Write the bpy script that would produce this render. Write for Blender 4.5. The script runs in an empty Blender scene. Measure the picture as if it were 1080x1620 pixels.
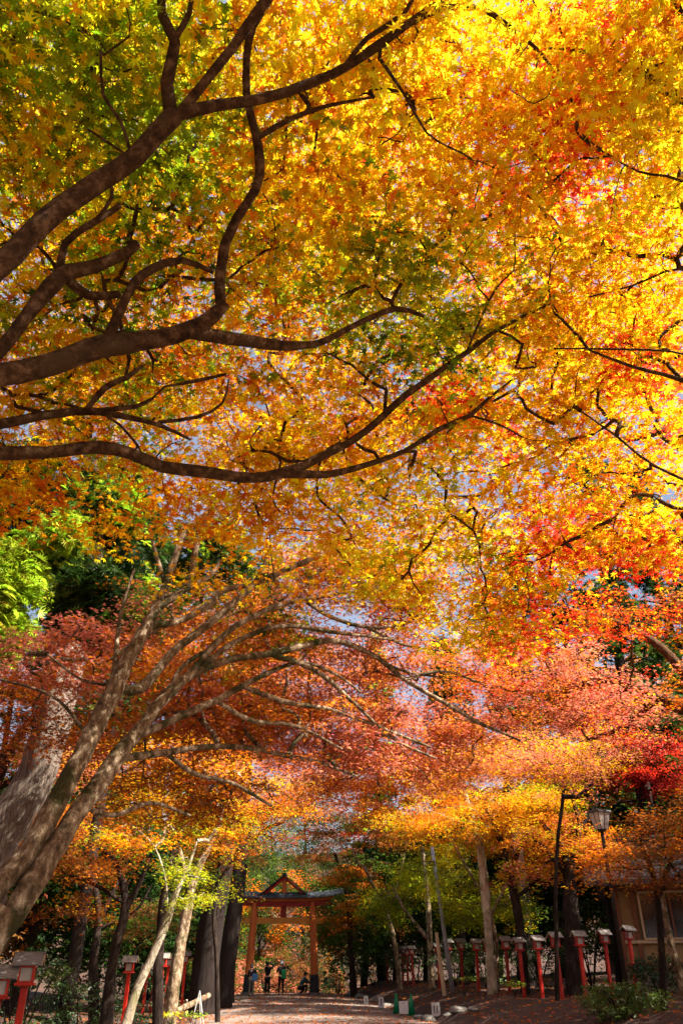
import bpy, bmesh, math, random
import numpy as np
from mathutils import Vector, Matrix
R_ = math.radians
rng = np.random.default_rng(11)
random.seed(5)
S = bpy.context.scene

# ------------------------------------------------------------------ camera
PITCH = R_(30.5); F = 1240.0; EYE = 1.5
cam_d = bpy.data.cameras.new('camera'); cam = bpy.data.objects.new('camera', cam_d)
S.collection.objects.link(cam); S.camera = cam
cam.location = (0, 0, EYE); cam.rotation_euler = (math.pi/2 + PITCH, 0, 0)
cam_d.sensor_fit = 'VERTICAL'; cam_d.sensor_height = 36; cam_d.lens = F/1620*36
cam_d.clip_end = 4000; cam_d.clip_start = .05

# ------------------------------------------------------------------ light
SUN_AZ = R_(110); SUN_EL = R_(46)       # clockwise from +Y
w = bpy.data.worlds.new('World'); S.world = w; w.use_nodes = True
nt = w.node_tree; bg = nt.nodes['Background']
sky = nt.nodes.new('ShaderNodeTexSky'); sky.sky_type = 'NISHITA'; sky.sun_disc = False
sky.sun_elevation = SUN_EL; sky.sun_rotation = SUN_AZ; sky.air_density = 1.0; sky.dust_density = 4.0
tc_ = nt.nodes.new('ShaderNodeTexCoord'); cn_ = nt.nodes.new('ShaderNodeTexNoise'); cn_.inputs['Scale'].default_value = 3.2; cn_.inputs['Detail'].default_value = 8; cn_.inputs['Roughness'].default_value = .6
cr_ = nt.nodes.new('ShaderNodeMapRange'); cr_.inputs[1].default_value = .38; cr_.inputs[2].default_value = .62; cr_.inputs[3].default_value = .05; cr_.inputs[4].default_value = .4
cm_ = nt.nodes.new('ShaderNodeMixRGB'); cm_.inputs[2].default_value = (4.0, 4.25, 5.0, 1)      # thin bright cloud
nt.links.new(tc_.outputs['Generated'], cn_.inputs[0]); nt.links.new(cn_.outputs[0], cr_.inputs[0]); nt.links.new(cr_.outputs[0], cm_.inputs[0]); nt.links.new(sky.outputs[0], cm_.inputs[1])
nt.links.new(cm_.outputs[0], bg.inputs[0]); bg.inputs[1].default_value = 0.05
sd = bpy.data.lights.new('sun', 'SUN'); sd.energy = 5.0; sd.angle = R_(.5); sd.color = (1, .93, .82)
so = bpy.data.objects.new('sun', sd); S.collection.objects.link(so)
sv = Vector((math.sin(SUN_AZ)*math.cos(SUN_EL), math.cos(SUN_AZ)*math.cos(SUN_EL), math.sin(SUN_EL)))
so.rotation_euler = sv.to_track_quat('Z', 'Y').to_euler(); so.location = sv*60
S.view_settings.view_transform = 'Standard'; S.view_settings.look = 'None'
S.view_settings.exposure = 2.08; S.view_settings.gamma = 1
S.cycles.max_bounces = 6; S.cycles.diffuse_bounces = 1; S.cycles.transmission_bounces = 4
S.cycles.use_denoising = True

# ------------------------------------------------------------------ places
CP, SP = math.cos(PITCH), math.sin(PITCH)
def ray(px, py):
    x = (px-540)/F; y = (810-py)/F
    d = np.stack([x, CP - y*SP, SP + y*CP], -1) if isinstance(px, np.ndarray) else np.array([x, CP-y*SP, SP+y*CP])
    return d/np.linalg.norm(d, axis=-1, keepdims=True)
def at(px, py, R):
    return np.array([0, 0, EYE]) + ray(px, py)*R
def atY(px, py, Y):
    d = ray(px, py); return np.array([0, 0, EYE]) + d*(Y/d[1])
def ss(a, b, x):
    t = np.clip((x-a)/(b-a), 0, 1); return t*t*(3-2*t)
def xc(Y): return 2.2 - .1*np.clip(Y, -60, 75)
HW = 4.2
def gz(X, Y, rough=True):
    X = np.asarray(X, float); Y = np.asarray(Y, float)
    d = X - xc(Y)
    z = .32*ss(22, 56, Y) - 2.2*ss(60, 85, Y)
    r = .34*ss(HW+.25, HW+.5, d) + .42*ss(HW+.5, HW+2.6, d) + .5*ss(HW+4, HW+16, d) + 2.5*ss(20, 60, d)
    l = -.38*ss(HW+.3, HW+2.2, -d) + .5*ss(HW+4, HW+14, -d) + 5*ss(14, 60, -d)
    z = z + r + l + 26*ss(78, 190, Y) - .0*X
    if rough:
        off = ss(HW+.3, HW+1.5, np.abs(d))
        z = z + off*(.05*np.sin(X*1.7+.6*Y)*np.cos(Y*1.3-X*.4) + .03*np.sin(X*4.1+Y*2.9))
    return z

# ------------------------------------------------------------------ materials
def newmat(name):
    m = bpy.data.materials.new(name); m.use_nodes = True
    n = m.node_tree; return m, n, n.nodes['Principled BSDF']
def ramp(n, stops):
    r = n.nodes.new('ShaderNodeValToRGB'); e = r.color_ramp.elements
    while len(e) < len(stops): e.new(.5)
    for el, (p, c) in zip(e, stops): el.position = p; el.color = (*c, 1)
    return r
def noise(n, scale, detail=6, rough=.6, coord='Object', stretch=None, dist=0):
    tc = n.nodes.new('ShaderNodeTexCoord'); t = n.nodes.new('ShaderNodeTexNoise')
    t.inputs['Scale'].default_value = scale; t.inputs['Detail'].default_value = detail
    t.inputs['Roughness'].default_value = rough; t.inputs['Distortion'].default_value = dist
    if stretch:
        mp = n.nodes.new('ShaderNodeMapping'); mp.inputs['Scale'].default_value = stretch
        n.links.new(tc.outputs[coord], mp.inputs[0]); n.links.new(mp.outputs[0], t.inputs[0])
    else: n.links.new(tc.outputs[coord], t.inputs[0])
    return t
def bump(n, p, h, strength, dist=.02):
    b = n.nodes.new('ShaderNodeBump'); b.inputs['Strength'].default_value = strength; b.inputs['Distance'].default_value = dist
    n.links.new(h, b.inputs['Height']); n.links.new(b.outputs[0], p.inputs['Normal'])
def surf(name, c1, c2, scale=6, rough=.8, bstr=.4, stretch=None, bd=.01, spec=.3):
    m, n, p = newmat(name); t = noise(n, scale, stretch=stretch)
    r = ramp(n, [(.3, c1), (.7, c2)]); n.links.new(t.outputs[0], r.inputs[0]); n.links.new(r.outputs[0], p.inputs[0])
    p.inputs['Roughness'].default_value = rough; p.inputs['Specular IOR Level'].default_value = spec
    if bstr: bump(n, p, t.outputs[0], bstr, bd)
    return m
def bark(name, dark, mid, pale, moss=None, scale=5, stretch=(1, 1, .35)):
    m, n, p = newmat(name)
    t = noise(n, scale, 8, .65, stretch=stretch); r = ramp(n, [(.3, dark), (.5, mid), (.68, pale)])
    n.links.new(t.outputs[0], r.inputs[0]); out = r.outputs[0]
    if moss:
        t2 = noise(n, 2.3, 5, .6); r2 = ramp(n, [(.52, (0, 0, 0)), (.62, (1, 1, 1))]); n.links.new(t2.outputs[0], r2.inputs[0])
        mx = n.nodes.new('ShaderNodeMixRGB'); n.links.new(r2.outputs[0], mx.inputs[0]); n.links.new(out, mx.inputs[1])
        mx.inputs[2].default_value = (*moss, 1); out = mx.outputs[0]
    n.links.new(out, p.inputs[0]); p.inputs['Roughness'].default_value = .9; p.inputs['Specular IOR Level'].default_value = .15
    t3 = noise(n, scale*4, 6, .7, stretch=stretch); bump(n, p, t3.outputs[0], 1., .06)
    return m
def leafmat(name, trans=.5, gloss=.008):
    m, n, p = newmat(name); n.nodes.remove(p); out = n.nodes['Material Output']
    a = n.nodes.new('ShaderNodeAttribute'); a.attribute_name = 'Col'
    d = n.nodes.new('ShaderNodeBsdfDiffuse'); t = n.nodes.new('ShaderNodeBsdfTranslucent'); g = n.nodes.new('ShaderNodeBsdfGlossy')
    g.inputs['Roughness'].default_value = .45
    m1 = n.nodes.new('ShaderNodeMixShader'); m1.inputs[0].default_value = trans
    m2 = n.nodes.new('ShaderNodeMixShader'); m2.inputs[0].default_value = gloss
    n.links.new(a.outputs[0], d.inputs[0]); n.links.new(a.outputs[0], t.inputs[0])
    n.links.new(d.outputs[0], m1.inputs[1]); n.links.new(t.outputs[0], m1.inputs[2])
    n.links.new(m1.outputs[0], m2.inputs[1]); n.links.new(g.outputs[0], m2.inputs[2]); n.links.new(m2.outputs[0], out.inputs[0])
    return m
LEAF = leafmat('maple_leaf', .58); NEEDLE = leafmat('needle', .35, .015); GLOSSLEAF = leafmat('broadleaf', .25, .05)
BARK = bark('maple_bark', (.016, .008, .004), (.10, .043, .015), (.28, .15, .07), moss=(.10, .05, .018), scale=13, stretch=(1, 1, 1))
BARKP = bark('sunlit_lichen_bark', (.03, .018, .010), (.23, .15, .085), (.60, .48, .33), moss=(.06, .055, .018), scale=11, stretch=(1, 1, .5))  # lichen patches, with tones lightened to stand in for direct sun
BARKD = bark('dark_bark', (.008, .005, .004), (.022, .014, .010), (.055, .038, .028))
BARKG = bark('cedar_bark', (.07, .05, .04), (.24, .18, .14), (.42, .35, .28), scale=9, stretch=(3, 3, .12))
BARKGD = bark('shaded_cedar_bark', (.010, .007, .006), (.028, .019, .016), (.06, .042, .034), scale=9, stretch=(3, 3, .12))  # cedar_bark darkened; the trunks' shade is put into the colour
BARKW = bark('pale_bark', (.14, .10, .07), (.38, .31, .22), (.62, .55, .42), moss=(.22, .19, .09))
RED = surf('vermilion_paint', (.40, .014, .006), (.66, .026, .008), 5, .45, .15, spec=.4)
n_ = RED.node_tree; oi = n_.nodes.new('ShaderNodeObjectInfo'); hs = n_.nodes.new('ShaderNodeHueSaturation'); mr_ = n_.nodes.new('ShaderNodeMapRange'); mr_.inputs[3].default_value = .45; mr_.inputs[4].default_value = 1.1
p_ = n_.nodes['Principled BSDF']; src = p_.inputs[0].links[0].from_socket; n_.links.new(oi.outputs['Random'], mr_.inputs[0]); n_.links.new(mr_.outputs[0], hs.inputs['Value']); n_.links.new(src, hs.inputs['Color']); n_.links.new(hs.outputs[0], p_.inputs[0])
ORANGE = surf('weathered_vermilion', (.55, .12, .03), (.72, .20, .045), 4, .6, .2, (1, 1, .2))
OCHRE = surf('ochre_beam_paint', (.55, .20, .03), (.68, .28, .045), 4, .6, .2)
PAPER = surf('lantern_paper', (.38, .36, .33), (.58, .56, .52), 5, .7, .0)
SHINGLE = surf('weathered_shingle', (.10, .088, .078), (.28, .25, .22), 8, .85, .5, (1, 8, 1))
DARKMETAL = surf('dark_copper', (.01, .014, .017), (.03, .04, .045), 7, .6, .2, spec=.5)
BLACK = surf('black_paint', (.012, .012, .014), (.04, .04, .045), 7, .5, .2)
WHITE = surf('white_board', (.42, .42, .40), (.58, .58, .56), 7, .6, 0)
INK = surf('black_ink', (.02, .02, .02), (.04, .04, .04), 7, .6, 0)
WOOD = surf('brown_wood', (.12, .045, .018), (.26, .10, .04), 4, .65, .3, (.4, .4, 5))
PALEWOOD = surf('pale_wood', (.42, .30, .17), (.62, .48, .30), 5, .7, .3, (4, 4, .4))
PLASTER = surf('ochre_plaster', (.26, .165, .07), (.38, .25, .11), 3, .85, .15)
BASEPL = surf('foundation_plaster', (.16, .13, .09), (.25, .2, .14), 4, .9, .3)
TILE = surf('roof_tile', (.02, .022, .026), (.055, .06, .07), 6, .5, .4)
GLASS = surf('window_glass', (.012, .012, .014), (.03, .03, .035), 2, .08, 0, spec=.7)
STONE = surf('stone', (.09, .085, .07), (.24, .22, .19), 5, .9, .7, bd=.03)
CONE = surf('green_plastic', (.0, .16, .06), (.0, .22, .08), 5, .4, 0)
GALV = surf('galvanised_steel', (.28, .29, .32), (.42, .43, .46), 6, .5, .1)
SKIN = surf('skin', (.5, .27, .18), (.58, .33, .22), 6, .6, 0)
def cloth(name, c): return surf(name, tuple(v*.8 for v in c), c, 20, .85, .2)

# ------------------------------------------------------------------ mesh helpers
def link(o, parent=None):
    S.collection.objects.link(o)
    if parent: o.parent = parent
    return o
def tag(o, label=None, cat=None, group=None, kind=None):
    if label: o['label'] = label
    if cat: o['category'] = cat
    if group: o['group'] = group
    if kind: o['kind'] = kind
    return o
def empty(name, loc, rz=0, label=None, cat=None, group=None):
    o = bpy.data.objects.new(name, None); link(o); o.location = tuple(float(v) for v in loc); o.rotation_euler.z = rz
    return tag(o, label, cat, group)
def mesh_np(name, V, faces_flat, counts, mat, parent=None, smooth=False, cols=None):
    me = bpy.data.meshes.new(name); V = np.ascontiguousarray(V, np.float32)
    if parent is not None:
        V = V - np.array(parent.location, np.float32)
    me.vertices.add(len(V)); me.vertices.foreach_set('co', V.ravel())
    me.loops.add(len(faces_flat)); me.loops.foreach_set('vertex_index', np.ascontiguousarray(faces_flat, np.int32))
    me.polygons.add(len(counts)); st = np.zeros(len(counts), np.int32); st[1:] = np.cumsum(counts)[:-1]
    me.polygons.foreach_set('loop_start', st)
    if smooth: me.polygons.foreach_set('use_smooth', np.ones(len(counts), bool))
    if cols is not None:
        a = me.attributes.new('Col', 'FLOAT_COLOR', 'POINT')
        a.data.foreach_set('color', np.ascontiguousarray(np.concatenate([cols, np.ones((len(cols), 1))], 1), np.float32).ravel())
    me.materials.append(mat); me.update(calc_edges=True)
    return link(bpy.data.objects.new(name, me), parent)

class MB:
    def __init__(s): s.v = []; s.f = []
    def add(s, vs, fs):
        b = len(s.v); s.v += [tuple(map(float, v)) for v in vs]; s.f += [tuple(i+b for i in f) for f in fs]; return s
    def box(s, c, d, M=None):
        vs = [Vector((c[0]+sx*d[0]/2, c[1]+sy*d[1]/2, c[2]+sz*d[2]/2)) for sx in (-1, 1) for sy in (-1, 1) for sz in (-1, 1)]
        if M: vs = [M @ v for v in vs]
        return s.add(vs, [(0, 1, 3, 2), (4, 6, 7, 5), (0, 4, 5, 1), (2, 3, 7, 6), (0, 2, 6, 4), (1, 5, 7, 3)])
    def tube(s, pts, rad, n=10, cap=True):
        V, Fq = tube_np(np.array(pts, float), np.array(rad, float), n, 0)
        s.add(V, [tuple(f) for f in Fq])
        if cap:
            b = len(s.v)-len(V); s.f.append(tuple(b+i for i in range(n))[::-1]); s.f.append(tuple(len(s.v)-n+i for i in range(n)))
        return s
    def prism(s, poly, y0, y1):   # polygon in XZ extruded along Y
        n = len(poly); vs = [(x, y0, z) for x, z in poly]+[(x, y1, z) for x, z in poly]
        return s.add(vs, [tuple(range(n)), tuple(range(2*n-1, n-1, -1))]+[(i, i+n, (i+1) % n+n, (i+1) % n) for i in range(n)])
    def build(s, name, mat, parent=None, loc=(0, 0, 0), bevel=0, smooth=False, rz=0):
        me = bpy.data.meshes.new(name); me.from_pydata(s.v, [], s.f); me.materials.append(mat)
        bm = bmesh.new(); bm.from_mesh(me); bmesh.ops.recalc_face_normals(bm, faces=bm.faces)
        if bevel: bmesh.ops.bevel(bm, geom=bm.edges[:], offset=bevel, segments=1, affect='EDGES')
        bm.to_mesh(me); bm.free()
        if smooth:
            for p in me.polygons: p.use_smooth = True
        o = link(bpy.data.objects.new(name, me), parent); o.location = tuple(float(v) for v in loc); o.rotation_euler.z = rz
        return o
def tube_np(P, rad, n, jit=.0):
    T = np.gradient(P, axis=0); T /= np.linalg.norm(T, axis=1, keepdims=True)+1e-9
    up = np.array([0, 0, 1.]) if abs(T[0, 2]) < .9 else np.array([1., 0, 0])
    U = np.zeros_like(P); u = np.cross(T[0], up); u /= np.linalg.norm(u)
    for i in range(len(P)):
        u = u - T[i]*np.dot(u, T[i]); u /= np.linalg.norm(u)+1e-9; U[i] = u
    W = np.cross(T, U); a = np.arange(n)/n*2*math.pi
    rr = rad[:, None]*np.ones((1, n))
    if jit:
        ph = rng.uniform(0, 6.28, 4); s = np.arange(len(P))[:, None]
        rr = rr*(1+jit*(np.sin(3*a+ph[0]+.35*s)+.7*np.sin(2*a+ph[1]-.5*s)+.5*np.sin(5*a+ph[2]+.8*s)) + jit*rng.normal(0, .35, rr.shape))
    V = P[:, None]+rr[:, :, None]*(np.cos(a)[None, :, None]*U[:, None]+np.sin(a)[None, :, None]*W[:, None])
    i = np.arange(len(P)-1)[:, None]*n; j = np.arange(n)[None]; j2 = (j+1) % n
    Fq = np.stack([i+j, i+j2, i+n+j2, i+n+j], -1).reshape(-1, 4)
    return V.reshape(-1, 3), Fq
def resample(P, rad, step):
    P = np.array(P, float); rad = np.array(rad, float)
    if len(P) == 2: P = np.array([P[0], P.mean(0), P[1]]); rad = np.array([rad[0], rad.mean(), rad[1]])
    E = np.vstack([2*P[0]-P[1], P, 2*P[-1]-P[-2]]); out = []; ro = []
    for k in range(len(P)-1):
        p0, p1, p2, p3 = E[k:k+4]; m = max(2, int(np.linalg.norm(p2-p1)/step)+1)
        for t in np.arange(m)/m:
            out.append(.5*((2*p1)+(p2-p0)*t+(2*p0-5*p1+4*p2-p3)*t*t+(3*p1-p0-3*p2+p3)*t**3)); ro.append(rad[k]*(1-t)+rad[k+1]*t)
    out.append(P[-1]); ro.append(rad[-1]); return np.array(out), np.array(ro)

# ------------------------------------------------------------------ leaves
def star(tips, notch, stem=0.0):
    V = [(0, 0.02, 0)]; n = len(tips)
    ring = [(0, -.02, 0)]
    for i, (a, l) in enumerate(tips):
        ring.append((math.sin(a)*l, math.cos(a)*l, -.14*l*l))
        if i < n-1:
            b = (a+tips[i+1][0])/2; ring.append((math.sin(b)*notch, math.cos(b)*notch, .02))
    V += ring; m = len(ring)
    return np.array(V), np.array([(0, 1+i, 1+(i+1) % m) for i in range(m)])
def dg(*t): return [(R_(a), l) for a, l in t]
T_NEAR = star(dg((-128, .32), (-82, .5), (-42, .62), (0, .7), (42, .62), (82, .5), (128, .32)), .2)
T_MID = star(dg((-95, .42), (-45, .6), (0, .68), (45, .6), (95, .42)), .2)
def blades(angs, wd, l=.6):
    V = []; Fc = []
    for a in angs:
        a = R_(a); d = np.array([math.sin(a), math.cos(a), 0]); s = np.array([d[1], -d[0], 0])*wd
        b = len(V); V += [d*.02, d*l*.45+s+[0, 0, .03], d*l+[0, 0, -.06], d*l*.45-s+[0, 0, .03]]
        Fc += [(b, b+1, b+2), (b, b+2, b+3)]
    return np.array(V), np.array(Fc)
T_FAR = blades((-62, 0, 62), .13)
T_TUFT = blades((-75, -45, -20, 5, 30, 55, 80), .045, .75)
T_OVAL = blades((-50, 40), .2, .55)
PAL = {
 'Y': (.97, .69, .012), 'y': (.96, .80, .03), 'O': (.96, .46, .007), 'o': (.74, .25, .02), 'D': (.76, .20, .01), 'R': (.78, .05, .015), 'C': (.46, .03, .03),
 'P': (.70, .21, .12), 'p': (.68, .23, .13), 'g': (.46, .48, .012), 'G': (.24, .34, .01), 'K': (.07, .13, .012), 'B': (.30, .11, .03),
 'n': (.035, .075, .012), 'N': (.40, .56, .03), 'm': (.02, .045, .012), 'l': (.10, .16, .02), 'M': (.32, .34, .02)}  # N: cedar needle green with sunlight put into the colour
def leaves(name, C, dirs, size, col, T, mat, parent, tilt=.45, up=None):
    """C centres, dirs outward heading, one little face set per leaf"""
    N = len(C); TV, TF = T
    n = np.zeros((N, 3)); n[:, 2] = 1; n += rng.normal(0, tilt, (N, 3))
    if up is not None: n += up
    n /= np.linalg.norm(n, axis=1, keepdims=True)
    d = dirs-n*np.sum(dirs*n, 1, keepdims=True); d /= np.linalg.norm(d, axis=1, keepdims=True)+1e-9
    s = np.cross(d, n); sc = (size*rng.uniform(.5, 1.4, N))[:, None, None]
    cup = rng.uniform(-.3, 4.2, N)[:, None, None]
    V = C[:, None]+sc*(TV[None, :, 0:1]*s[:, None]+TV[None, :, 1:2]*d[:, None]+cup*TV[None, :, 2:3]*n[:, None])
    k = len(TV); Fc = (TF[None]+(np.arange(N)*k)[:, None, None]).reshape(-1)
    return mesh_np(name, V.reshape(-1, 3), Fc, np.full(N*len(TF), 3), mat, parent, cols=np.repeat(col, k, 0))
def colours(n, pal):
    """pal: array of palette letters, one per leaf"""
    base = np.array([PAL[c] for c in pal]); k = rng.normal(1, .13, (n, 1)); h = rng.normal(0, .1, (n, 1))
    base = base*np.clip(k, .5, 1.5); base[:, 1:2] *= np.clip(1+h*1.6, .5, 1.6)
    return np.clip(base, .004, .95)

# ------------------------------------------------------------------ trees
class Tree:
    def __init__(s, name, base, label, cat='tree', group=None, bark_=BARK):
        s.base = np.array(base, float); s.root = empty(name, s.base, 0, label, cat, group); s.bark = bark_
        s.tight = False; s.chains = []; s.sp = []; s.nodes = None
    def limb(s, pts, widths=None, radii=None, step=.16, join=True):
        P = [np.array(p, float) for p in pts]
        rad = radii
        if widths is not None: rad = [w_*.5*(np.linalg.norm(p-[0, 0, EYE]))/F for w_, p in zip(widths, P)]
        P, rad = resample(P, rad, step)
        if join and s.chains:   # start inside the limb it leaves
            A = np.concatenate([c[0] for c in s.chains]); i = np.argmin(((A-P[0])**2).sum(1))
            if np.linalg.norm(A[i]-P[0]) > .02: P = np.vstack([A[i], P]); rad = np.concatenate([[rad[0]], rad])
        wob = rng.normal(0, 1, P.shape); k = np.ones(5)/5
        for a in range(3): wob[:, a] = np.convolve(wob[:, a], k, 'same')
        e = np.minimum(np.arange(len(P)), 6)/6.
        P = P+wob*(rad*.34)[:, None]*e[:, None]
        s.chains.append((P, rad, True)); return s
    def spray(s, C, r, n, pal, size): s.sp.append((np.array(C, float), r, n, pal, size))
    def blob(s, px, py, R, rx, ry, rd, cnt, pal, r=.55, n=70, size=.075):
        q = rng.normal(0, 1, (cnt, 3)); q /= np.linalg.norm(q, axis=1, keepdims=True); q *= (rng.uniform(0, 1, (cnt, 1))**.45)
        for a in q:
            c = at(px+a[0]*rx, py+a[1]*ry, R+a[2]*rd)
            if c[2] > gz(c[0], c[1])+.5: s.spray(c, r*rng.uniform(.7, 1.3), n, pal[rng.integers(len(pal))], size)
        return s
    def build(s, T=T_MID, mat=LEAF, seg=.4, rt=.0045, rcap=.06, tilt=.42, twig_every=1, flat=.10, droop=.28, uptuft=None, trunk_name='trunk'):
        cp = [c[0] for c in s.chains]; NP = np.concatenate(cp); base_n = len(NP)
        PATH = np.linalg.norm(NP-s.base, axis=1)*.9; par = -np.ones(base_n, int); cnt = np.zeros(base_n, int)
        cap = base_n+len(s.sp)*14; P = np.zeros((cap, 3)); P[:base_n] = NP; TD = np.zeros((cap, 3)); TD[:base_n] = np.concatenate([np.gradient(c_, axis=0) for c_ in cp]); TD[:base_n] /= np.linalg.norm(TD[:base_n], axis=1, keepdims=True)+1e-9; PL = np.zeros(cap); PL[:base_n] = PATH
        par = -np.ones(cap, int); n = base_n; cn = np.zeros(cap, int); tw = []
        if s.sp:
            C = np.array([a[0] for a in s.sp])
            d0 = np.array([np.min(((NP[::3]-c)**2).sum(1)) for c in C]); order = np.argsort(d0)
            for q, i in enumerate(order):
                c = C[i]
                if q % twig_every: continue
                dd = np.sqrt(((P[:n]-c)**2).sum(1)); j = int(np.argmin(dd*1.0+.22*PL[:n])); L = dd[j]
                m = int(min(12, max(4, L/seg))); t = np.arange(1, m+1)/m
                mid = np.array([0, 0, .10*L*rng.uniform(-.3, 1)])+rng.normal(0, .07*L, 3)
                pts = P[j]+(c-P[j])*t[:, None]+(4*t*(1-t))[:, None]*mid+(t*(1-t)**2)[:, None]*TD[j]*L*.9+rng.normal(0, .022*min(L, 2), (m, 3))*(t < 1)[:, None]
                ids = np.arange(n, n+m); P[ids] = pts; par[ids] = np.concatenate([[j], ids[:-1]]); e_ = np.diff(np.vstack([P[j], pts]), axis=0); TD[ids] = e_/(np.linalg.norm(e_, axis=1, keepdims=True)+1e-9); PL[ids] = PL[j]+L*t; n += m
                tw.append(np.concatenate([[j], ids])); k = ids[-1]
                while k >= base_n: cn[k] += 1; k = par[k]
        VV = []; FF = []; b = 0
        for Pc, rc, _ in s.chains:
            nn = 14 if rc.max() > .1 else 10 if rc.max() > .03 else 6
            V, Fq = tube_np(Pc, rc, nn, .055 if rc.max() > .03 else 0); VV.append(V); FF.append(Fq+b); b += len(V)
        for ids in tw:
            cc = cn[ids].astype(float); cc[0] = cc[1]; rad = np.minimum(rt*np.maximum(cc, 1)**.44, rcap); rad[-1] = rt*.6
            V, Fq = tube_np(P[ids], rad, 5 if rad[0] > .012 else 3); VV.append(V); FF.append(Fq+b); b += len(V)
        FF = np.concatenate(FF); s.trunk = mesh_np(trunk_name, np.concatenate(VV), FF.reshape(-1), np.full(len(FF), 4), s.bark, s.root, smooth=True)
        if s.sp:
            Cs, Ds, Ss, Ps, Us = [], [], [], [], []
            for c, r, nl, pal, size in s.sp:
                nl = int(nl*rng.uniform(.7, 1.3)); th = rng.uniform(0, 6.283, nl); rr = r*np.sqrt(rng.uniform(0, 1, nl))
                tx, ty = rng.normal(0, .16, 2); x = rr*np.cos(th); y = rr*np.sin(th)*rng.uniform(.5, 1)
                a = rng.uniform(0, 6.283); x, y = x*math.cos(a)-y*math.sin(a), x*math.sin(a)+y*math.cos(a)
                z = tx*x+ty*y-droop*rr*rr/max(r, .01)+rng.normal(0, flat*r+.02, nl)
                Cs.append(c+np.stack([x, y, z], 1)); d = np.stack([x, y, -.35*np.ones(nl)*r], 1)+rng.normal(0, .45*r, (nl, 3)); Ds.append(d)
                Ss.append(np.full(nl, size)); Ps += [pal[k] for k in rng.integers(0, len(pal), nl)]
                Us.append(np.full((nl, 3), rng.normal(1, .08)))
            C = np.concatenate(Cs); col = colours(len(C), Ps)*np.concatenate(Us)
            leaves('crown', C, np.concatenate(Ds), np.concatenate(Ss), np.clip(col, .004, .95), T, mat, s.root, tilt)
        return s
def PX(l, R0=None): return [at(*p[:3]) for p in l], [p[3] for p in l]

# ================================================================== ground, road
def axis(a, b, step, far):
    v = list(np.arange(a, b+.01, step)); s = step; x = b
    while x < far: s *= 1.35; x += s; v.append(x)
    s = step; x = a
    while x > -far: s *= 1.35; x -= s; v.insert(0, x)
    return np.array(v)
gx = axis(-40, 40, .6, 1500); gy = axis(-12, 130, .6, 1500)
GX, GY = np.meshgrid(gx, gy); GZ = gz(GX, GY); nx, ny = len(gx), len(gy)
ii = (np.arange(ny-1)[:, None]*nx+np.arange(nx-1)[None]).ravel()
mg, n, p = newmat('forest_floor')
t = noise(n, 1.1, 10, .75); r = ramp(n, [(.3, (.016, .010, .007)), (.5, (.028, .015, .009)), (.62, (.06, .025, .011)), (.72, (.035, .022, .012))])
n.links.new(t.outputs[0], r.inputs[0]); t2 = noise(n, 26, 6, .8); r2 = ramp(n, [(.5, (0, 0, 0)), (.6, (1, 1, 1))]); n.links.new(t2.outputs[0], r2.inputs[0])
mx = n.nodes.new('ShaderNodeMixRGB'); n.links.new(r2.outputs[0], mx.inputs[0]); n.links.new(r.outputs[0], mx.inputs[1]); mx.inputs[2].default_value = (.10, .035, .014, 1)
n.links.new(mx.outputs[0], p.inputs[0]); p.inputs['Roughness'].default_value = .95; bump(n, p, t2.outputs[0], .8, .05)
tag(mesh_np('ground', np.stack([GX, GY, GZ], -1).reshape(-1, 3), np.stack([ii, ii+1, ii+nx+1, ii+nx], 1).ravel(), np.full(len(ii), 4), mg, smooth=True), kind='structure')
ys = np.arange(-20, 80, .5); us = np.linspace(-1, 1, 17); V = []
for y in ys:
    for u in us:
        edge = 1+.03*math.sin(y*.9)+.02*math.sin(y*2.7+1)
        x = xc(y)+u*HW*edge; V.append((x, y, float(gz(x, y, False))+.012+.10*(1-u*u)))
ii = (np.arange(len(ys)-1)[:, None]*17+np.arange(16)[None]).ravel()
mr, n, p = newmat('gravel_road')
t = noise(n, 60, 6, .8); r = ramp(n, [(.3, (.08, .06, .048)), (.7, (.26, .21, .17))]); n.links.new(t.outputs[0], r.inputs[0])
t2 = noise(n, .45, 8, .75, dist=.6); r2 = ramp(n, [(.46, (0, 0, 0)), (.6, (.85, .85, .85))]); n.links.new(t2.outputs[0], r2.inputs[0])
mx = n.nodes.new('ShaderNodeMixRGB'); n.links.new(r2.outputs[0], mx.inputs[0]); n.links.new(r.outputs[0], mx.inputs[1]); mx.inputs[2].default_value = (.16, .06, .03, 1)
n.links.new(mx.outputs[0], p.inputs[0]); p.inputs['Roughness'].default_value = .95; bump(n, p, t.outputs[0], .5, .02)
tag(mesh_np('road', np.array(V), np.stack([ii, ii+1, ii+18, ii+17], 1).ravel(), np.full(len(ii), 4), mr, smooth=True), kind='structure')
# fallen leaves
N = 26000; Y = rng.uniform(14, 66, N); side = rng.random(N); X = xc(Y)+np.where(side < .3, rng.normal(0, 3.6, N), np.where(side < .65, rng.uniform(3.6, 15, N), -rng.uniform(3.6, 15, N)))
d = np.abs(X-xc(Y)); Z = gz(X, Y)+np.where(d < HW, .012+.10*(1-(d/HW)**2), 0)+.02
dd = rng.normal(0, 1, (N, 3)); dd[:, 2] = 0
tag(leaves('fallen_leaves', np.stack([X, Y, Z], 1), dd, np.full(N, .11), colours(N, list(np.array(list('DDBBBBPB'))[rng.integers(0, 8, N)])), T_FAR, LEAF, None, .25), 'fallen maple leaves scattered over road and banks', 'fallen leaves', kind='stuff')

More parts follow.
